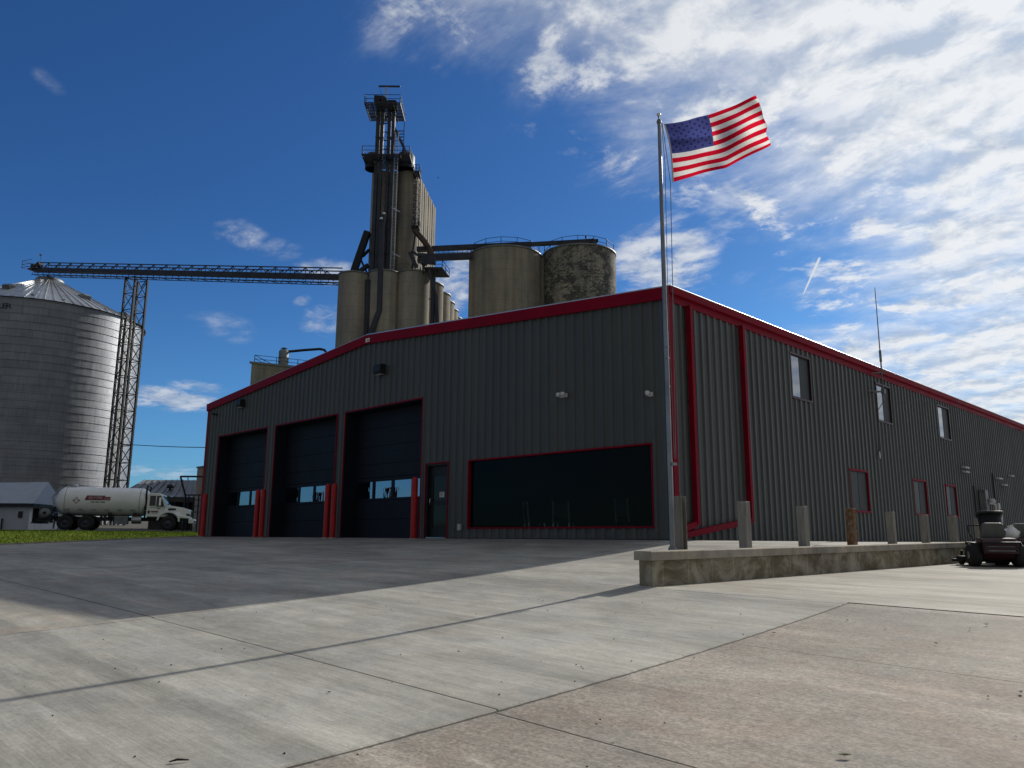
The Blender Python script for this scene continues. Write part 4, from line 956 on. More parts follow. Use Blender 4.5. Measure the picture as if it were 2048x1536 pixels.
# machinery deck and chutes between elevator and tanks
c = MB(); zd = at(870, 538, 86).z
q0, q1, q2, q3 = at(846, 540, 85.8), at(884, 545, 85.8), at(899, 527, 89), at(862, 524, 89)
c.add([(p.x, p.y, zd+h) for h in (0, .18) for p in (q0, q1, q2, q3)], [(3, 2, 1, 0), (4, 5, 6, 7), (0, 1, 5, 4), (1, 2, 6, 5), (2, 3, 7, 6), (3, 0, 4, 7)])
for a_, b_ in ((q1, q2), (q0, q1)):
    for h in (.5, 1.0): c.bar((a_.x, a_.y, zd+h), (b_.x, b_.y, zd+h), .05)
    for s_ in (0, .5, 1): p = a_.lerp(b_, s_); c.bar((p.x, p.y, zd), (p.x, p.y, zd+1), .05)
c.bar(at(823, 502, 86.5), at(840, 513, 86.5), .25); c.bar(at(820, 505, 86.5), at(833, 535, 86.5), .45); c.bar(at(823, 540, 86.8), at(829, 515, 86.8), .14)
c.bar(at(836, 516, 87), at(872, 520, 87), .9, 1.0); c.bar(at(846, 530, 86.2), at(868, 516, 87), .5)
for px in (841, 847, 857, 868, 876): c.bar(at(px, 535, 86.6), at(px-.6, 549, 86.6), .10)
c.build('machinery_deck', M['darksteel'], EL)
c = MB(); c.bar(at(857, 540, 85.8), at(872, 592, 86), .28); c.tube([at(872, 592, 86), at(874, 640, 86), at(874, 700, 86)], .22, 10); c.tube([at(867, 556, 86.2), at(863.5, 700, 86.2)], .26, 10); c.bar(at(857, 598, 86), at(876, 598, 86), .1)
c.build('drop_pipe', M['darksteel'], EL)
for k_, (px, py) in enumerate(((733, 600), (793, 592), (849, 604), (843, 592))):
    pass
# ------------------------------------------------------------------ two large tanks
tanks = []
for px, mt, lab in ((1010.5, 'tank', 'plain squat concrete tank beside the elevator, left of the pair'), (1158.5, 'tankpatch', 'concrete tank with dark weathered patches, right of the pair')):
    D = 90.3; q = colx(px, 560, D); rr = 4.34; zt = at(px, 491 if px < 1100 else 488, D-rr).z-.05
    t_ = thing('concrete_tank', lab, 'tank', (*q, YG), 0, 'concrete tanks behind the roof')
    c = MB(); c.lathe([(rr, YG), (rr, zt)], (*q, 0), 64); c.build('wall', M[mt], t_, recalc=False)
    if mt == 'tank':
        c = MB(); pi_ = at(1084.5, 560, D); c.bar((pi_.x, pi_.y, YG), (pi_.x, pi_.y, zt-.1), 1.0, 2.0, up=tuple(FH)); c.build('joint_wall', M['tank'], t_)
    c = MB(); c.lathe([(rr-.1, zt-.02), (rr+.08, zt-.02), (rr+.08, zt+.18), (rr-.3, zt+.22), (0, zt+.6)], (*q, 0), 64); c.build('roof', M['galvdark'], t_, recalc=False)
    c = MB(); n = 14
    for k_ in range(n):
        a0, a1 = 2*math.pi*k_/n, 2*math.pi*(k_+1)/n; r2 = rr-.15
        pa, pb = (q[0]+r2*math.cos(a0), q[1]+r2*math.sin(a0)), (q[0]+r2*math.cos(a1), q[1]+r2*math.sin(a1))
        c.bar((*pa, zt+.1), (*pa, zt+1.2), .05)
        for h in (.65, 1.18): c.bar((*pa, zt+h), (*pb, zt+h), .045)
    c.build('railing', M['black'], t_); tanks.append((q, zt))
CV = thing('tank_conveyor', 'pair of dark enclosed conveyors bridging from the tower to the tank tops', 'conveyor', tuple(at(836, 515, 88)))
zt2 = tanks[0][1]
c = MB(); c.bar(at(834, 499, 88.6), at(1062, 489.0, 87.6), .6, .52); c.bar(at(1062, 488.8, 87.6), at(1186, 482, 87.0), .5, .40); c.build('upper_trough', M['darksteel'], CV)
c = MB(); c.bar(at(838, 516, 88.2), at(944, 512, 87.8), .6, .72); c.build('lower_trough', M['darksteel'], CV)
c = MB()
for k_ in range(9): px = 868+k_*9.5; c.bar(at(px, 501, 88.3), at(px, 512, 88.1), .04)
c.bar(at(862, 506.3, 88.2), at(938, 503.4, 88), .05); c.build('railing', M['black'], CV)
c = MB(); p = at(1184, 482, 87.2); c.box(p.x-.45, p.x+.45, p.y-.35, p.y+.35, p.z-.35, p.z+.12); c.tube([p, p+Rg*.7+Vector((0, 0, .05))], .22, 10); p2 = at(1172, 476.5, 87.5); c.tube([p2-Vector((0, 0, .6)), p2], .03, 6); c.tube([p2, p2+Vector((0, 0, .25))], .12, 8); c.build('drive_motor', M['black'], CV)

# ------------------------------------------------------------------ low flat-roofed bin house behind the left eave
D = 62; q0, q1 = at(501, 760, D), at(720, 760, D+4); zt = at(500, 727, D).z
HB = thing('bin_house', 'plain flat-roofed concrete bin house with a railed roof behind the low eave', 'building', (q0.x, q0.y, YG))
dpt = FH*9+Rg*1.0
c = MB(); c.add([(p.x, p.y, z) for z in (YG, zt) for p in (q0, q1, q1+dpt, q0+dpt)], [(0, 1, 5, 4), (1, 2, 6, 5), (2, 3, 7, 6), (3, 0, 4, 7), (4, 5, 6, 7)]); c.build('wall', M['tank'], HB)
c = MB(); ov = Rg*.14+FH*.14
s0, s1, s2, s3 = q0-ov, q1+Rg*.14-FH*.14, q1+dpt+ov, q0+dpt-Rg*.14+FH*.14
c.add([(p.x, p.y, z) for z in (zt+.003, zt+.16) for p in (s0, s1, s2, s3)], [(3, 2, 1, 0), (4, 5, 6, 7), (0, 1, 5, 4), (1, 2, 6, 5), (2, 3, 7, 6), (3, 0, 4, 7)]); c.build('roof', M['galvdark'], HB)
c = MB(); rp_ = [q0+Rg*.15+FH*.2, q1-Rg*.2+FH*.2, q1+dpt-Rg*.3, q0+dpt+Rg*.15]; zr_ = zt+.16
for a_, b_ in zip(rp_, rp_[1:]+rp_[:1]):
    for h in (.28, .58): c.bar((a_.x, a_.y, zr_+h), (b_.x, b_.y, zr_+h), .035)
    for s_ in [i/5 for i in range(6)]: p = a_.lerp(b_, s_); c.bar((p.x, p.y, zr_), (p.x, p.y, zr_+.58), .04)
c.build('railing', M['black'], HB)
p = at(567, 718, 63.5); dc = thing('dust_collector', 'small drum dust collector with a bent pipe on the railed flat roof', 'dust collector', (p.x, p.y, zr_))
c = MB(); zt2_ = at(567, 703, 63.5).z; c.lathe([(.40, zr_), (.40, zt2_), (.30, zt2_+.12), (.10, zt2_+.15), (.10, zt2_+.25), (.28, zt2_+.25), (0, zt2_+.36)], (p.x, p.y, 0), 16)
for h in (.3, .6): c.lathe([(.40, zr_+h), (.44, zr_+h+.01), (.44, zr_+h+.05), (.40, zr_+h+.06)], (p.x, p.y, 0), 16)
c.build('drum', M['galvdark'], dc)
c = MB(); c.tube([at(574, 703.5, 63.5), at(610, 700, 64), at(640, 698, 64.6), at(649, 700, 64.8), at(653, 706, 64.8), at(655, 730, 64.8)], .11, 8); c.build('pipe', M['black'], dc)

# ------------------------------------------------------------------ yard buildings on the left
D = 63; sh = at(30, 1060, D); SH = thing('storage_shed', 'low pale grey shed with a shallow hip roof behind the tank truck', 'shed', (sh.x, sh.y, YG))
A0, A1 = at(-95, 1010, D), at(61, 1010, D); B1 = at(119, 1010, D+5.5); ze = at(30, 1006, D).z; B0 = A0+(B1-A1)
c = MB(); P4 = [A0, A1, B1, B0]
c.add([(p.x, p.y, z) for z in (YG, ze) for p in P4], [(0, 1, 5, 4), (2, 3, 7, 6), (3, 0, 4, 7)])
c.build('wall', M['shedwall'], SH)
c = MB()                                             # side wall in shade with a framed opening
def lw(s_, z): p = A1.lerp(B1, s_); return (p.x, p.y, z)
for s0_, s1_, z0_, z1_ in ((0, .10, YG, ze), (.92, 1, YG, ze), (.10, .92, ze-.35, ze), (.10, .92, YG, YG+.75)): c.add([lw(s0_, z0_), lw(s1_, z0_), lw(s1_, z1_), lw(s0_, z1_)], [(0, 1, 2, 3)])
c.build('side_wall', M['white'], SH, recalc=False)
c = MB(); dn_ = (B1-A1).cross(Vector((0, 0, 1))).normalized()*-.25
c.add([(Vector(lw(s_, z))+dn_) for s_, z in ((.08, YG+.7), (.94, YG+.7), (.94, ze-.3), (.08, ze-.3))], [(0, 1, 2, 3)]); c.build('window', M['darkglass'], SH, recalc=False)
c = MB(); za = at(97, 962, D+2).z; ap = at(97, 962, D+3.2); ov = .45
cen = (A0+A1+B0+B1)/4; E4 = [p+(p-cen).normalized()*ov for p in P4]; far = at(-120, 972, D+6)
ap1 = Vector((ap.x, ap.y, za)); ap0 = Vector((far.x, far.y, za))
c.add([(p.x, p.y, ze-.03) for p in E4]+[ap1, ap0], [(0, 1, 4, 5), (1, 2, 4), (2, 3, 5, 4), (3, 0, 5)])
c.build('roof', M['shedroof'], SH, recalc=False)
c = MB()
for a_, b_ in ((E4[0], E4[1]), (E4[1], E4[2])): c.bar((a_.x, a_.y, ze-.16), (b_.x, b_.y, ze-.16), .06, .24)
c.build('fascia', M['black'], SH)
c = MB(); p = at(40.5, 1029, D-.06); c.bar(p-Rg*.15, p+Rg*.15, .08, .5); p2 = at(4, 1040, D-.1); c.tube([(p2.x, p2.y, YG), (p2.x, p2.y, YG+1.0)], .06, 6); c.build('meter_box', M['black'], SH)

D = 78; BN = thing('machine_shed', 'long grey metal-roofed machine shed with a dark open front beyond the truck', 'shed', tuple(at(330, 1060, D)))
ra, rb = at(290, 960, D+6), at(420, 960.5, D+6); ea, eb = at(250, 983, D), at(420, 1001, D)
c = MB(); c.add([ra, rb, eb, ea], [(0, 1, 2, 3)]); 
for k_ in range(13): s_ = k_/12; c.bar(ra.lerp(rb, s_), ea.lerp(eb, s_), .12, .10)
c.build('roof', M['galvdark'], BN, recalc=False)
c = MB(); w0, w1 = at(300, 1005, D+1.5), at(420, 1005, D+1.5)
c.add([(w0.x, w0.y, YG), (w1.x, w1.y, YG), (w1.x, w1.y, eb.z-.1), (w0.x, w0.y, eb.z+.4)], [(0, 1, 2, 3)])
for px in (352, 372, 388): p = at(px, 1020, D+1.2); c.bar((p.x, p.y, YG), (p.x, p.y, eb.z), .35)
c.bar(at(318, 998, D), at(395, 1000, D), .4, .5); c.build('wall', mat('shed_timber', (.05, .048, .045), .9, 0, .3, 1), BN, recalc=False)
c = MB(); p = at(340, 978, D+2); c.tube([(p.x, p.y, p.z-1.2), (p.x, p.y, p.z+.1)], .12, 8); c.lathe([(.0, 0), (.35, 0), (.28, .3), (.0, .4)], (p.x, p.y, p.z+.1), 10); c.build('roof_vent', M['black'], BN)
CBk = thing('concrete_stack', 'narrow square concrete stack just left of the metal building edge', 'silo', tuple(at(406, 1060, 70)))
p = at(407, 1000, 70); c = MB(); zt = at(407, 936, 70).z; c.box(p.x-.62, p.x+.75, p.y-.5, p.y+.9, YG, zt); c.build('shaft', M['tank'], CBk)
c = MB(); c.box(p.x-.70, p.x+.83, p.y-.58, p.y+.98, zt+.003, zt+.12); c.build('cap', M['galvdark'], CBk)
LFr = thing('loading_frame', 'thin dark steel loading frame above the truck bonnet', 'frame', tuple(at(370, 1060, 66)))
c = MB(); c.bar(at(361, 953, 66), at(410, 953.3, 66), .14); c.bar(at(361, 953, 66), at(371, 992, 66), .12); c.bar(at(376, 953, 66), at(376, 960, 66), .06); c.bar(at(371, 990, 66), at(410, 990, 66), .1); p = at(371, 990, 66); c.bar(p, (p.x, p.y, YG), .12)
for yy in (1000, 1012, 1024): c.bar(at(374, yy, 66.2), at(410, yy, 66.2), .06)
for px in (378, 388, 398): p = at(px, 990, 66.2); c.bar(p, (p.x, p.y, YG), .07)
c.build('frame', M['black'], LFr)
c = MB(); pts_ = []
for k_ in range(21): s_ = k_/20; p = at(240, 888, 100.2).lerp(at(600, 891, 76), s_); p.z -= .5*math.sin(math.pi*s_)*.6; pts_.append(p)
c.tube(pts_, .045, 5); tag(c.build('power_line', M['cable']), 'thin black power line crossing the sky beside the grain bin', 'cable')

# ------------------------------------------------------------------ tank truck
tz = .36; tl = at(236, 1060, 56.6)
TR = thing('tank_truck', 'white fuel tank truck parked beside the lawn', 'truck', (tl.x, tl.y, tz), math.atan2(.878, .478))
def tb_(name, mb, m, par=None, bevel=0): return mb.build(name, m, par or TR, True, bevel)
c = MB(); rt_ = .99; zc_ = 1.98; prof_ = []
for k_ in range(9): a_ = math.pi/2*k_/8; prof_.append((rt_*math.sin(a_), -3.35-.72*math.cos(a_)))
prof_ += [(rt_, -1), (rt_, 1.2)]
for k_ in range(9): a_ = math.pi/2*(1-k_/8); prof_.append((rt_*math.sin(a_), 1.35+.72*math.cos(a_)))
c.lathe(prof_, (0, 0, 0), 40); c.v = [(z, -x if False else y, zc_+x) for x, y, z in c.v]
TK = tb_('tank', c, M['white'])
c = MB()
for x in (-3.35, 1.35): c.lathe([(rt_+.004, x-.015), (rt_+.012, x), (rt_+.004, x+.015)], (0, 0, 0), 40)
c.v = [(z, y, zc_+x) for x, y, z in c.v]
for k_ in range(7): x = -3.3+.82*k_; c.box(x, x+.3, -.93, -.86, 1.36, 1.42)
tb_('band', c, M['galvdark'], TK)
c = MB(); c.lathe([(.28, 0), (.28, .12), (.2, .18), (0, .2)], (-3.0, 0, zc_+rt_-.02), 14); c.box(-3.4, -3.2, -.3, .1, zc_+rt_-.2, zc_+rt_+.06); tb_('hatch', c, M['galv'], TK)
def on_tank(x, z): dzz = z-zc_; return -math.sqrt(max(.01, rt_*rt_-dzz*dzz))
def decal(poly, off, m_, nm):                        # flat shapes laid on the tank side (-y)
    c = MB(); n = 10
    (x00, z0), (x10, _), (x11, z1), (x01, _) = poly
    for k_ in range(n):
        s0, s1 = k_/n, (k_+1)/n; v = []
        for s_, sd_ in ((s0, 0), (s0, 1), (s1, 1), (s1, 0)):
            z = z0+(z1-z0)*s_; xl, xr = x00+(x01-x00)*s_, x10+(x11-x10)*s_; x = xl if sd_ == 0 else xr
            v.append((x, on_tank(x, z)-off, z))
        c.add(v, [(0, 1, 2, 3)])
    return tb_(nm, c, m_, TK)
decal([(-2.12, 2.03), (-.95, 2.03), (-.83, 2.36), (-1.99, 2.36)], .006, M['logored'], 'logo_band'); decal([(-.93, 2.03), (-.52, 2.03), (-.50, 2.28), (-.84, 2.28)], .0065, M['logored'], 'logo_band')
def tank_text(body, x, z, size, m_, sh=.25):
    vs_, fs_ = text_mesh(body, size, 0, sh); c = MB()
    c.add([(x+v.x, on_tank(0, z+v.y)-.014, z+v.y) for v in vs_], fs_); tb_('lettering', c, m_, TK)
tank_text('SKYTPE', -1.47, 2.185, .27, M['pale']); tank_text('gas', -.70, 2.14, .22, M['pale'])
for x0_, x1_ in ((-1.72, -1.48), (-1.42, -1.18), (-1.12, -.82)): decal([(x0_, 1.88), (x1_, 1.88), (x1_, 1.945), (x0_, 1.945)], .006, M['ink'], 'lettering')
c = MB(); zc2 = 2.0
for sc_, off, mi in ((.27, .006, 0), (.22, .010, 1)):
    c.add([(-2.62+dx*sc_, on_tank(0, zc2+dz*sc_)-off, zc2+dz*sc_) for dx, dz in ((0, -1), (1, 0), (0, 1), (-1, 0))], [(0, 1, 2, 3)], mi)
for k_ in range(10): a_ = k_*math.pi/5; 
c.add([(-2.62+.06*math.sin(k_*math.pi/5)*(1 if k_ % 2 else .5), on_tank(0, zc2+.02)-.016, zc2+.03+.08*math.cos(k_*math.pi/5)*(1 if k_ % 2 == 0 else .55)) for k_ in range(10)], [tuple(range(10))], 0)
tb_('placard', c, [M['pale'], M['logored']], TK)
c = MB(); c.box(-4.3, 4.2, -.44, -.34, .66, .92); c.box(-4.3, 4.2, .34, .44, .66, .92)
for x in (-4.0, -2.6, -1.0, .4, 1.7): c.box(x, x+.12, -.34, .34, .68, .9)
for x in (-3.2, -.6, 1.0): c.box(x, x+.18, -.8, .8, .9, 1.22)
tb_('chassis', c, M['black'])
def wheel(x, y, dual=False):
    wd = .52 if dual else .30; r_ = .505; s_ = -1 if y < 0 else 1
    c = MB(); c.lathe([(.30, -wd/2), (r_-.06, -wd/2), (r_, -wd/2+.05), (r_, wd/2-.05), (r_-.06, wd/2), (.30, wd/2)], (0, 0, 0), 28)
    c.v = [(x+a_, y+z_, r_+b_) for a_, b_, z_ in c.v]; w_ = tb_('wheel', c, M['tyre'])
    c = MB(); c.lathe([(.30, wd/2-.02), (.27, wd/2-.06), (.17, wd/2-(.14 if dual else .02)), (.12, wd/2-(.05 if dual else -.03)), (0, wd/2-(.03 if dual else -.05))], (0, 0, 0), 20)
    c.v = [(x+a_, y+s_*z_, r_+b_) for a_, b_, z_ in c.v]; tb_('rim', c, M['darksteel'], w_)  # dark rim colour paints in the shade under the truck
for x in (-3.15, -1.88):
    for y in (-.92, .92): wheel(x, y, True)
for y in (-1.0, 1.0): wheel(3.32, y)
c = MB()                                             # cab
prof_ = [(1.85, .95), (3.02, .95), (3.02, 1.55), (3.18, 1.78), (2.78, 2.50), (2.62, 2.60), (1.98, 2.60), (1.85, 2.46)]
c.prism(prof_, lambda u, v, w_: (u, w_*(1.0 if v < 1.9 else .93), v), -1.02, 1.02); CBn = tb_('cab', c, M['white'], None, .04)
c = MB(); c.add([(3.195, -.86, 1.81), (3.195, .86, 1.81), (2.83, .80, 2.44), (2.83, -.80, 2.44)], [(0, 1, 2, 3)]); tb_('windscreen', c, M['truckglass'], CBn)
for s_ in (-1, 1):
    c = MB()
    yv = lambda z: s_*(1.026 if z < 1.85 else 1.026-.072*(z-1.5)/1.0)
    for poly in ([(2.02, 1.72), (2.40, 1.72), (2.40, 2.42), (2.02, 2.42)], [(2.46, 1.66), (3.0, 1.66), (2.72, 2.42), (2.46, 2.42)]): c.add([(u, yv(v), v) for u, v in poly], [(0, 1, 2, 3)])
    tb_('side_window', c, M['truckglass'], CBn)
c = MB()
for s_ in (-1, 1):
    c.box(2.02, 2.98, min(s_*1.021, s_*1.026), max(s_*1.021, s_*1.026), 1.585, 1.60); c.box(3.0, 3.015, min(s_*1.021, s_*1.026), max(s_*1.021, s_*1.026), 1.0, 1.65)
    c.box(2.55, 2.75, min(s_*1.02, s_*1.04), max(s_*1.02, s_*1.04), 1.5, 1.54)
tb_('door_seam', c, M['ink'], CBn)
c = MB(); c.box(1.95, 2.08, -1.034, -1.028, 1.18, 1.38, 0); c.box(2.15, 2.62, -1.034, -1.028, 1.28, 1.36, 1); c.box(2.2, 2.6, -1.034, -1.028, 1.2, 1.23, 1); tb_('door_decal', c, [M['ink'], M['logored']], CBn)
c = MB()
for s_ in (-1, 1): c.box(2.66, 2.80, s_*1.22-.08, s_*1.22+.08, 1.72, 2.28); c.bar((2.75, s_*.98, 2.3), (2.73, s_*1.2, 2.25), .03); c.bar((2.75, s_*.98, 1.7), (2.73, s_*1.2, 1.75), .03)
tb_('mirror', c, M['chrome'], CBn, .02)
c = MB(); prof_ = [(3.02, 1.02), (3.02, 1.78), (3.3, 1.76), (4.2, 1.62), (4.62, 1.50), (4.70, 1.35), (4.70, .86), (4.42, .86)]
arch = [(4.42-.0, .86)]
for k_ in range(9): a_ = math.pi*k_/8; arch.append((3.32+.68*math.cos(a_)*1.0, .74+.58*math.sin(a_)))
prof_ = [(3.02, 1.02), (3.02, 1.78), (3.3, 1.76), (4.2, 1.62), (4.62, 1.50), (4.70, 1.35), (4.70, .86)]+[(3.32+.66*math.cos(math.pi*k_/10), .70+.62*math.sin(math.pi*k_/10)) for k_ in range(1, 9)]
c.prism(prof_[::-1], lambda u, v, w_: (u, w_*(1-.16*max(0, (v-1.1)/.6)-.06*max(0, (u-3.4))), v), -.98, .98); HD = tb_('bonnet', c, M['white'], None, .035)
c = MB()
for s_ in (-1, 1):
    n = 10; 
    for k_ in range(n):
        a0, a1 = math.pi*(-.02+1.0*k_/n), math.pi*(-.02+1.0*(k_+1)/n)
        v = []
        for a_ in (a0, a1):
            for rr, yo in ((.62, .80), (.62, 1.10), (.72, 1.10), (.72, .80)): v.append((3.32+rr*math.cos(a_)*1.05, s_*yo, .68+rr*math.sin(a_)*.93))
        c.add(v, [(0, 1, 5, 4), (1, 2, 6, 5), (2, 3, 7, 6)])
tb_('fender', c, M['white'], HD)
c = MB(); c.box(4.702, 4.74, -.42, .42, .92, 1.44); 
GRi = tb_('grille', c, M['chrome'], HD, .02)
c = MB()
for k_ in range(7): c.box(4.741, 4.75, -.36+k_*.105, -.32+k_*.105, .97, 1.40)
tb_('grille_slot', c, M['ink'], GRi)
for s_ in (-1, 1):
    c = MB(); c.box(4.45, 4.70, s_*.72-.16, s_*.72+.16, .98, 1.20); tb_('headlight', c, M['truckglass'], HD, .03)
    c = MB(); c.box(3.25, 3.75, min(s_*.93, s_*.955), max(s_*.93, s_*.955), 1.42, 1.56); tb_('hood_vent', c, M['ink'], HD)
c = MB(); c.prism([(4.66, .52), (4.94, .52), (4.98, .62), (4.98, .84), (4.66, .84)][::-1], lambda u, v, w_: (u, w_, v), -1.08, 1.08); BU = tb_('bumper', c, M['white'], None, .03)
c = MB(); c.box(4.982, 4.995, -.35, .35, .62, .72); c.box(4.982, 4.995, -.7, -.55, .62, .74); c.box(4.982, 4.995, .55, .7, .62, .74); tb_('fog_slot', c, M['ink'], BU)
c = MB(); c.box(4.9, 4.93, -.35, -.1, .33, .5); tb_('number_plate', c, M['paper'], BU)
for x, y in ((1.74, -.75), (1.74, .75)):
    c = MB(); c.tube([(x, y, .8), (x, y, 2.9), (x+.06, y, 3.05), (x-.02, y, 3.12)], .065, 8); c.tube([(x, y, 1.3), (x, y, 2.3)], .10, 10); tb_('exhaust_stack', c, M['black'])
c = MB(); c.box(-4.85, -4.05, -.85, .85, .72, 1.55); CR = tb_('rear_cabinet', c, M['darksteel'], None, .03)
c = MB(); c.box(-4.95, -3.7, -.95, .95, .58, .68); c.box(-5.25, -4.6, -.9, .9, .42, .50); tb_('rear_bumper', c, M['black'])
c = MB(); c.tube([(-4.05, -.6, 1.6), (-4.2, -.6, 2.2), (-4.0, -.6, 2.5)], .06, 8); c.lathe([(.0, -.06), (.06, -.03), (.06, .03), (0, .06)], (-3.95, -.95, 1.02), 8); tb_('rear_pipe', c, M['galv'])
c = MB(); c.box(-3.86, -3.84, -1.15, -.70, .08, .68); c.box(-3.86, -3.84, .70, 1.15, .08, .68); tb_('mud_flap', c, M['pale'])
c = MB()
for y in (-.25, .25): c.tube([(-4.12, y, .9), (-4.14, y, 2.2), (-3.9, y, 2.95)], .022, 6)
for k_ in range(6): c.bar((-4.13, -.25, 1.0+.27*k_), (-4.13, .25, 1.0+.27*k_), .03)
tb_('ladder', c, M['galv'])
c = MB(); c.lathe([(.10, -.22), (.34, -.22), (.34, -.18), (.20, -.17), (.20, .17), (.34, .18), (.34, .22), (.10, .22)], (0, 0, 0), 16); c.v = [(-4.45+x, -.98+z*.5, 1.12+y) for x, y, z in c.v]; tb_('hose_reel', c, M['galvdark'])
c = MB(); c.tube([(-.9, -.8, 1.05), (-.7, -.9, .75), (-.3, -.92, .6), (.0, -.85, .5)], .035, 8); c.tube([(-3.9, -.7, .9), (-3.95, -1.0, .55), (-3.75, -1.05, .35)], .035, 8); tb_('hose', c, M['cable'])
for k_ in range(5): c = MB(); c.box(-3.2+k_*1.1, -3.12+k_*1.1, -1.0, -.96, 1.0, 1.05); tb_('marker_lamp', c, M['bollard'])
c = MB(); c.box(-.15, .72, -.95, -.5, .42, .98); tb_('toolbox', c, M['galvdark'], None, .03)
c = MB(); c.tube([(.95, -.75, .72), (1.55, -.75, .72)], .26, 14); tb_('fuel_tank', c, M['galv'])
c = MB(); 
for s_ in (-1, 1): c.box(-3.85, -1.2, s_*.92-.28, s_*.92+.28, 1.12, 1.16)
tb_('rear_fender', c, M['galvdark'])

# ------------------------------------------------------------------ mowers and bin by the wall end
def mower(loc, rz, label):
    t_ = thing('lawn_mower', label, 'lawn mower', loc, rz, 'zero-turn lawn mowers parked by the wall')
    def bl(n, mb, m, b=0, par=None):
        mb.v = [(x*.90, y*.90, z*.93) for x, y, z in mb.v]; return mb.build(n, m, par or t_, True, b)
    c = MB(); c.prism([(-.28, .18), (.95, .16), (1.0, .30), (.5, .36), (.4, .46), (-.35, .46), (-.42, .34)], lambda u, v, w_: (w_, u, v), -.36, .36); bl('body', c, M['mowerred'], .03)
    c = MB(); c.prism([(-.50, .30), (-.48, .55), (-.38, .66), (-.05, .68), (-.02, .30)][::-1], lambda u, v, w_: (w_, u, v), -.40, .40); en = bl('engine', c, M['mowerred'], .03)
    c = MB(); c.box(-.30, .30, -.515, -.50, .36, .385); c.box(-.30, .30, -.515, -.50, .46, .475); bl('stripe', c, M['galvdark'], 0, en)
    c = MB(); c.tube([(-.40, -.55, .30), (-.40, -.58, .56), (.40, -.58, .56), (.40, -.55, .30)], .022, 8); bl('guard_bar', c, M['black'])
    c = MB(); c.prism([(-.02, .50), (.50, .50), (.52, .60), (.0, .62)][::-1], lambda u, v, w_: (w_, u, v), -.28, .28); bl('seat', c, M['black'], .04)
    c = MB(); c.prism([(-.25, .58), (.25, .58), (.28, .66), (.26, .96), (.19, 1.03), (-.19, 1.03), (-.26, .96), (-.28, .66)], lambda u, v, w_: (u, w_-(v-.6)*.18, v), -.06, .05); bl('backrest', c, M['seat'], .035)
    for s_ in (-1, 1):
        c = MB(); c.lathe([(.10, -.13), (.22, -.13), (.27, -.08), (.27, .08), (.22, .13), (.10, .13)], (0, 0, 0), 22); c.v = [(s_*.50+z, -.12+x, .27+y) for x, y, z in c.v]; w_ = bl('wheel', c, M['tyre'])
        c = MB(); c.lathe([(.10, .10), (.12, .125), (0, .13)], (0, 0, 0), 14); c.v = [(s_*(.50+z), -.12+x, .27+y) for x, y, z in c.v]; bl('rim', c, M['galv'], 0, w_)
        c = MB(); c.tube([(s_*.30, .25, .52), (s_*.42, .30, .80), (s_*.40, .42, .96), (s_*.12, .44, .98)], .016, 8); bl('control_lever', c, M['black'])
        c = MB(); c.prism([(-.30, .46), (.25, .50), (.3, .58), (-.28, .56)][::-1], lambda u, v, q: (s_*.43+q, u, v), -.12, .12); bl('mudguard', c, M['black'], .02)
        c = MB(); c.lathe([(.04, -.05), (.11, -.05), (.13, 0), (.11, .05), (.04, .05)], (0, 0, 0), 14); c.v = [(s_*.42+z, 1.02+x, .13+y) for x, y, z in c.v]; c.bar((s_*.42, 1.02, .13), (s_*.42, .95, .36), .05); bl('caster', c, M['tyre'])
    c = MB(); c.prism([(-.70, .20), (.66, .12), (.70, .50), (.40, .82), (-.40, .82), (-.70, .55)], lambda u, v, w_: (u, v, w_), .10, .24); bl('mower_deck', c, M['black'], .03)
    c = MB(); c.prism([(-.82, .34), (-.68, .32), (-.68, .62), (-.80, .58)], lambda u, v, w_: (u, v, w_), .10, .17); bl('discharge_chute', c, M['black'], .01)
    return t_
zl = zlot(4.7, 6.5)
mv = at(1990, 1127, 18.0); rzm = YAW*-1
mower((mv.x, mv.y, zlot(mv.x, mv.y)), R(34), 'dark red ride-on lawn mower with its seat back turned to the camera')
mv2 = at(2052, 1127, 18.6)
m2o = mower((mv2.x, mv2.y, zlot(mv2.x, mv2.y)), R(20), 'ride-on lawn mower cut off by the right edge')
tc = at(1987, 1100, 19.9); TC = thing('trash_can', 'dark tapered trash can standing behind the lawn mower seat', 'trash can', (tc.x, tc.y, zlot(tc.x, tc.y)))
c = MB(); c.lathe([(.20, 0), (.28, 1.20), (.265, 1.20), (.19, .05), (0, .05)], (tc.x, tc.y, zlot(tc.x, tc.y)), 20); c.build('body', M['black'], TC)
c = MB(); c.lathe([(.28, 1.20), (.305, 1.21), (.305, 1.25), (.27, 1.26)], (tc.x, tc.y, zlot(tc.x, tc.y)), 20); c.build('rim', M['black'], TC)
wb = at(2021, 1067, 18.5); c = MB()
pr_ = [(.0, -.2), (.12, -.17), (.19, -.05), (.17, .06), (.08, .13), (.05, .17), (.08, .20)]
c.lathe(pr_, (0, 0, 0), 18); c.v = [(wb.x+x*(1+.25*math.sin(5*z*7+x*30)), wb.y+y*(1+.2*math.cos(y*40)), wb.z+z*.9+.02*math.sin(x*30)) for x, y, z in c.v]
tag(c.build('bag', M['white']), 'crumpled white bag lying on the mower at the right edge', 'bag')

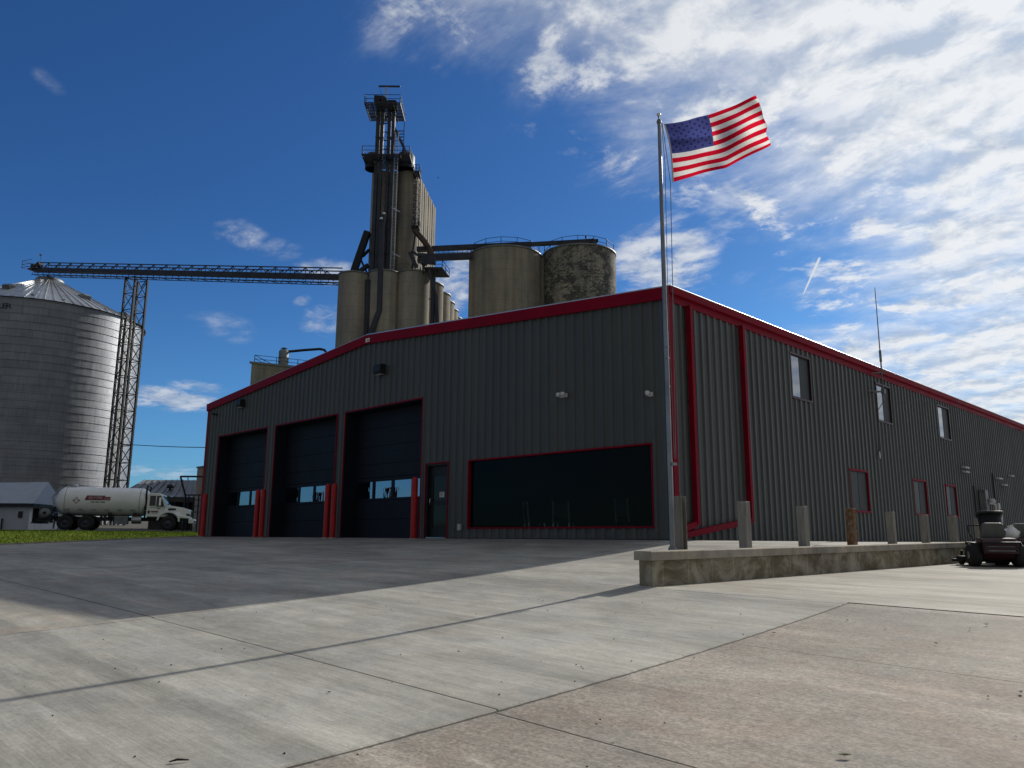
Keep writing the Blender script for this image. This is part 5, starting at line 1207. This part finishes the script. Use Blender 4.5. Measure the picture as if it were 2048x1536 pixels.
# ------------------------------------------------------------------ small litter on the concrete, one bird
def on_ground(x, y, fn=zf):
    d = ray(x, y); t_ = 4.0
    for _ in range(60):
        p = CAM+d*t_; g_ = p.z-fn(p.x, p.y); p2 = CAM+d*(t_+1e-3); t_ -= max(-2, min(2, g_/(((p2.z-fn(p2.x, p2.y))-g_)/1e-3)))
    return CAM+d*t_
def leaf(px, py, s_, m_, nm, lab, cat, grp=None, lift=0):
    p = on_ground(px, py); a_ = random.random()*6.28; c = MB(); ca, sa = math.cos(a_), math.sin(a_)
    prof_ = [(-1, 0), (-.5, .34), (.1, .42), (.6, .25), (1, 0), (.6, -.25), (.1, -.42), (-.5, -.34)]
    vs_ = [(p.x+s_*(u*ca-v*sa), p.y+s_*(u*sa+v*ca), p.z+.006+s_*(.35*abs(v)+.10*u*u)) for u, v in prof_]+[(p.x, p.y, p.z+.004)]
    c.add(vs_+[(x, y, z+.002) for x, y, z in vs_], [(8, i, (i+1) % 8) for i in range(8)]+[(17, 9+(i+1) % 8, 9+i) for i in range(8)])
    tag(c.build(nm, m_, recalc=False), lab, cat, grp)
M['leaf'] = mat('dry_leaf', (.30, .26, .14), .8, 0, .3, 60); M['leafdark'] = mat('dark_leaf', (.03, .026, .02), .9, 0, .3, 60); M['leafgreen'] = mat('greenish_leaf', (.22, .23, .10), .8, 0, .3, 60)
leaf(1690, 1513, .036, M['leafgreen'], 'fallen_leaf', 'curled yellow-green leaf near the bottom right of the tan concrete', 'leaf')
leaf(2042, 1386, .028, M['leafdark'], 'fallen_leaf', 'dark curled leaf at the right edge of the tan concrete', 'leaf')
leaf(1940, 1258, .02, M['leaf'], 'fallen_leaf', 'pale leaf scrap just in front of the cross joint, farther from camera', 'leaf')
leaf(1973, 1250, .022, M['leaf'], 'fallen_leaf', 'pale leaf scrap beside the cross joint at far right', 'leaf')
leaf(1872, 1288, .018, M['leafdark'], 'fallen_leaf', 'small black leaf on the reddish concrete patch at right', 'leaf')
leaf(1548, 1267, .022, M['leaf'], 'fallen_leaf', 'thin straw-coloured leaf next to the slab edge', 'leaf')
leaf(1200, 1442, .015, M['leafdark'], 'fallen_leaf', 'small dark leaf just right of the slab edge near the bottom', 'leaf')
leaf(658, 1386, .015, M['leafdark'], 'fallen_leaf', 'small dark leaf alone on the grey driveway slab', 'leaf')
c = MB(); p0, p1 = on_ground(338, 1527), on_ground(378, 1524)
c.tube([p0+Vector((0, 0, .008)), p0.lerp(p1, .4)+Vector((0, 0, .016)), p1+Vector((0, 0, .010))], [.003, .006, .003], 7); tag(c.build('twig', M['leafdark']), 'short black twig at the bottom left of the driveway', 'twig')
cr = MB(); rr_ = random.Random(5)
for _ in range(420):
    X = rr_.uniform(-3, 12); Y = rr_.uniform(-14, -6.6); s_ = rr_.choice((.003, .004, .004, .006, .009)); z = zf(X, Y); a_ = rr_.random()*6
    cr.add([(X+s_*math.cos(a_+k_*2.1)*rr_.uniform(.6, 1.5), Y+s_*math.sin(a_+k_*2.1)*rr_.uniform(.6, 1.4), z+.002) for k_ in range(3)]+[(X, Y, z+s_*1.1)], [(0, 1, 3), (1, 2, 3), (2, 0, 3)])
tag(cr.build('grit', M['leafdark'], recalc=False), 'tiny dark crumbs of grit scattered over the concrete', 'grit', kind='stuff')
p = at(877, 356, 70); c = MB()
c.lathe([(0, -.16), (.05, -.08), (.06, 0), (.04, .1), (0, .16)], (0, 0, 0), 8); c.v = [(z, x, y) for x, y, z in c.v]
c.add([(-.05, .02, .03), (.06, .02, .03), (.02, .30, .10), (-.08, .28, .10)], [(0, 1, 2, 3)]); c.add([(-.05, -.02, .03), (.06, -.02, .03), (.02, -.30, .10), (-.08, -.28, .10)], [(3, 2, 1, 0)])
c.v = [tuple(Vector(v)*.55+p) for v in c.v]; tag(c.build('bird', M['black'], recalc=False), 'tiny dark bird flying right of the elevator tower', 'bird')

# ------------------------------------------------------------------ sky and sun
AZ, ELV = R(-3.0), R(29.3)
SUN = Vector((math.sin(AZ)*math.cos(ELV), math.cos(AZ)*math.cos(ELV), math.sin(ELV)))
world = bpy.data.worlds.new('World'); scene.world = world; world.use_nodes = True
t = NT(world.node_tree); bg = t.n['Background']
sky = t.node('ShaderNodeTexSky', sky_type='NISHITA', sun_disc=False, sun_elevation=ELV, sun_rotation=AZ, altitude=200, air_density=1.0, dust_density=.6, ozone_density=2.2)
g = t.node('ShaderNodeTexCoord').outputs['Generated']
dirn = t.node('ShaderNodeVectorMath', {0: g}, operation='NORMALIZE').outputs[0]
sp = t.node('ShaderNodeSeparateXYZ', {0: dirn})
tint = t.mix(t.mapr(sp.outputs[2], .0, .42), (.42, .88, 1.36), (.27, .60, 1.04))
hs = t.mix(1.0, sky.outputs[0], tint, 'MULTIPLY')
dz_ = t.math('ADD', t.math('MAXIMUM', sp.outputs[2], 0.0), .13)
plane = t.node('ShaderNodeVectorMath', {0: dirn, 1: t.node('ShaderNodeCombineXYZ', {0: dz_, 1: dz_, 2: dz_}).outputs[0]}, operation='DIVIDE').outputs[0]
plane = t.scl(plane, (1, 1, 0))
def great(p, q, inside):                             # signed distance from the great circle through two sight lines
    n_ = unit(*p).cross(unit(*q)).normalized(); n_ = n_ if n_.dot(unit(*inside)) > 0 else -n_
    return t.vmath('DOT_PRODUCT', dirn, tuple(n_))
low_f = t.noise(plane, .9, 4, .55, .5)
str_v = t.node('ShaderNodeMapping', {'Vector': plane, 'Rotation': (0, 0, R(25)), 'Scale': (1.0, 1.75, 1.0)}).outputs[0]
fib = t.noise(str_v, 2.2, 12, .66, .35)
soff = Vector((SUN.x, SUN.y, 0)).normalized()*.055
puf = t.noise(plane, 6.5, 12, .62, .25); puf_s = t.noise(t.vmath('ADD', plane, tuple(soff)), 6.5, 5, .60, .25)
fib2 = t.noise(str_v, 7.0, 8, .66, .5)
b1 = great((560, -60), (1500, 520), (1700, 200)); b2 = great((1590, 440), (1470, 800), (1900, 700))
ahead = t.mapr(t.vmath('DOT_PRODUCT', dirn, tuple(unit(1700, 300))), .1, .75)
behind = t.mapr(t.vmath('DOT_PRODUCT', dirn, tuple(-FH)), -.25, .35)      # unseen warm overcast, added behind the camera to take blue out of the shade
bias = t.math('MULTIPLY', t.math('MAXIMUM', t.mapr(b1, -.10, .26), t.math('MULTIPLY', t.mapr(b2, -.06, .22), .80)), ahead)
veil = t.math('MULTIPLY', t.mapr(t.math('ADD', t.math('MULTIPLY', fib, .72), t.math('ADD', t.math('MULTIPLY', low_f, .34), t.math('MULTIPLY', bias, .58))), .62, 1.06), .84)
veil = t.math('MULTIPLY', veil, t.mapr(t.math('ADD', bias, t.math('MULTIPLY', t.math('SUBTRACT', fib, .5), .5)), .02, .26))
pf = t.math('ADD', t.math('ADD', t.math('MULTIPLY', puf, .60), t.math('MULTIPLY', fib, .42)), t.math('MULTIPLY', bias, .16))
puffs = t.math('MULTIPLY', t.mapr(pf, .585, .685), t.mapr(bias, .08, .40))
mask = t.math('SUBTRACT', 1.0, t.math('MULTIPLY', t.math('SUBTRACT', 1.0, veil), t.math('SUBTRACT', 1.0, t.math('MULTIPLY', puffs, .92))))
def blob(px, py, r0, rx, thr0, thr1, amp, vec=None):  # separate small clouds placed in the sky by direction
    u_ = unit(px, py); ax = (RT if rx is None else (RT*math.cos(R(rx[0]))+UP*math.sin(R(rx[0])))); ay = u_.cross(ax).normalized(); ax = ay.cross(u_).normalized()
    a_ = t.math('DIVIDE', t.vmath('DOT_PRODUCT', dirn, tuple(ax)), r0*(1 if rx is None else rx[1])); b_ = t.math('DIVIDE', t.vmath('DOT_PRODUCT', dirn, tuple(ay)), r0)
    d_ = t.math('SQRT', t.math('ADD', t.math('MULTIPLY', a_, a_), t.math('MULTIPLY', b_, b_)))
    ins = t.math('MULTIPLY', t.mapr(d_, .15, 1.0, 1, 0), t.math('GREATER_THAN', t.vmath('DOT_PRODUCT', dirn, tuple(u_)), .5))
    n_ = t.mapr(t.math('ADD', t.math('MULTIPLY', puf, .45), t.math('ADD', t.math('MULTIPLY', fib2, .35), t.math('MULTIPLY', fib, .20))), .36, .66)
    return t.math('MULTIPLY', t.mapr(t.math('MULTIPLY', ins, t.math('ADD', n_, t.math('MULTIPLY', ins, .25))), thr0*.45, thr1*1.05), amp)
for args in ((1325, 520, .085, (12, 1.3), .34, .72, .85), (480, 468, .030, (-12, 1.8), .50, .95, .50), (560, 500, .025, (-5, 2.0), .6, 1.0, .3), (350, 800, .022, (-8, 4.5), .26, .72, .75), (450, 655, .030, (-12, 2.4), .45, 1.3, .35), (95, 160, .020, (-35, 1.8), .75, 1.35, .20),
             (650, 640, .035, (10, 1.6), .45, .95, .5), (650, 545, .030, (0, 2.6), .42, .9, .7), (912, 560, .055, (40, 1.6), .30, .70, .8), (330, 945, .015, (-3, 6), .35, .9, .35), (400, 775, .014, (-8, 4), .35, .8, .45), (605, 600, .012, (20, 2.0), .35, .8, .45), (1480, 395, .06, (35, 1.5), .42, .85, .5)):
    mask = t.math('MAXIMUM', mask, blob(*args))
# vapour trail
ca, cb = unit(1640, 514), unit(1606, 590); nn = ca.cross(cb).normalized(); al = (cb-ca).normalized(); ln_ = (cb-ca).length
s_ = t.math('DIVIDE', t.math('SUBTRACT', t.vmath('DOT_PRODUCT', dirn, tuple(al)), ca.dot(al)), ln_)
wdt = t.mapr(s_, 0, 1, .0016, .0007, False)
tr_ = t.mapr(t.math('DIVIDE', t.math('ABSOLUTE', t.vmath('DOT_PRODUCT', dirn, tuple(nn))), wdt), .5, 1.3, 1, 0)
tr_ = t.math('MULTIPLY', tr_, t.math('MULTIPLY', t.mapr(s_, -.02, .06), t.mapr(s_, .85, 1.05, 1, 0)))
tr_ = t.math('MULTIPLY', tr_, t.math('GREATER_THAN', t.vmath('DOT_PRODUCT', dirn, tuple(ca)), .9))
# cloud colour: white near the sun and on thick puffs, grey-blue in their shaded hearts
sd_ = t.vmath('DOT_PRODUCT', dirn, tuple(SUN)); near = t.mapr(sd_, .78, .985)
lit = t.math('ADD', t.math('ADD', .42, t.math('MULTIPLY', t.math('SUBTRACT', puf, puf_s), 4.2)), t.math('MULTIPLY', t.math('SUBTRACT', fib, .5), .9))
lit = t.math('MINIMUM', t.math('MAXIMUM', t.math('ADD', lit, t.math('MULTIPLY', near, .30)), 0.0), 1.0)
base_c = t.mix(lit, (4.5, 5.4, 7.1), (9.0, 9.4, 9.9)); cc = t.mix(near, base_c, t.mix(lit, (7.2, 8.0, 9.2), (11.8, 12.0, 12.2)))
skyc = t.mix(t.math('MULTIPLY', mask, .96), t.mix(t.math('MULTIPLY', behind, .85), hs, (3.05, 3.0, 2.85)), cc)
skyc = t.mix(t.math('MULTIPLY', tr_, .9), skyc, (9.5, 9.8, 10.2))
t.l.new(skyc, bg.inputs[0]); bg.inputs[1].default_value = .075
ld = bpy.data.lights.new('sun', 'SUN'); ld.energy = 3.6; ld.angle = R(.55); ld.color = (1, .945, .85)
lo = bpy.data.objects.new('sun', ld); COL.objects.link(lo); lo.rotation_euler = SUN.to_track_quat('Z', 'Y').to_euler(); lo.location = (0, 0, 60)

vs_ = scene.view_settings; scene.display_settings.display_device = 'sRGB'
vs_.view_transform = 'Standard'; vs_.look = 'None'; vs_.exposure = 0.0; vs_.gamma = 1.0; vs_.use_curve_mapping = False
scene.cycles.use_denoising = True; scene.cycles.max_bounces = 8; scene.cycles.caustics_reflective = False; scene.cycles.caustics_refractive = False
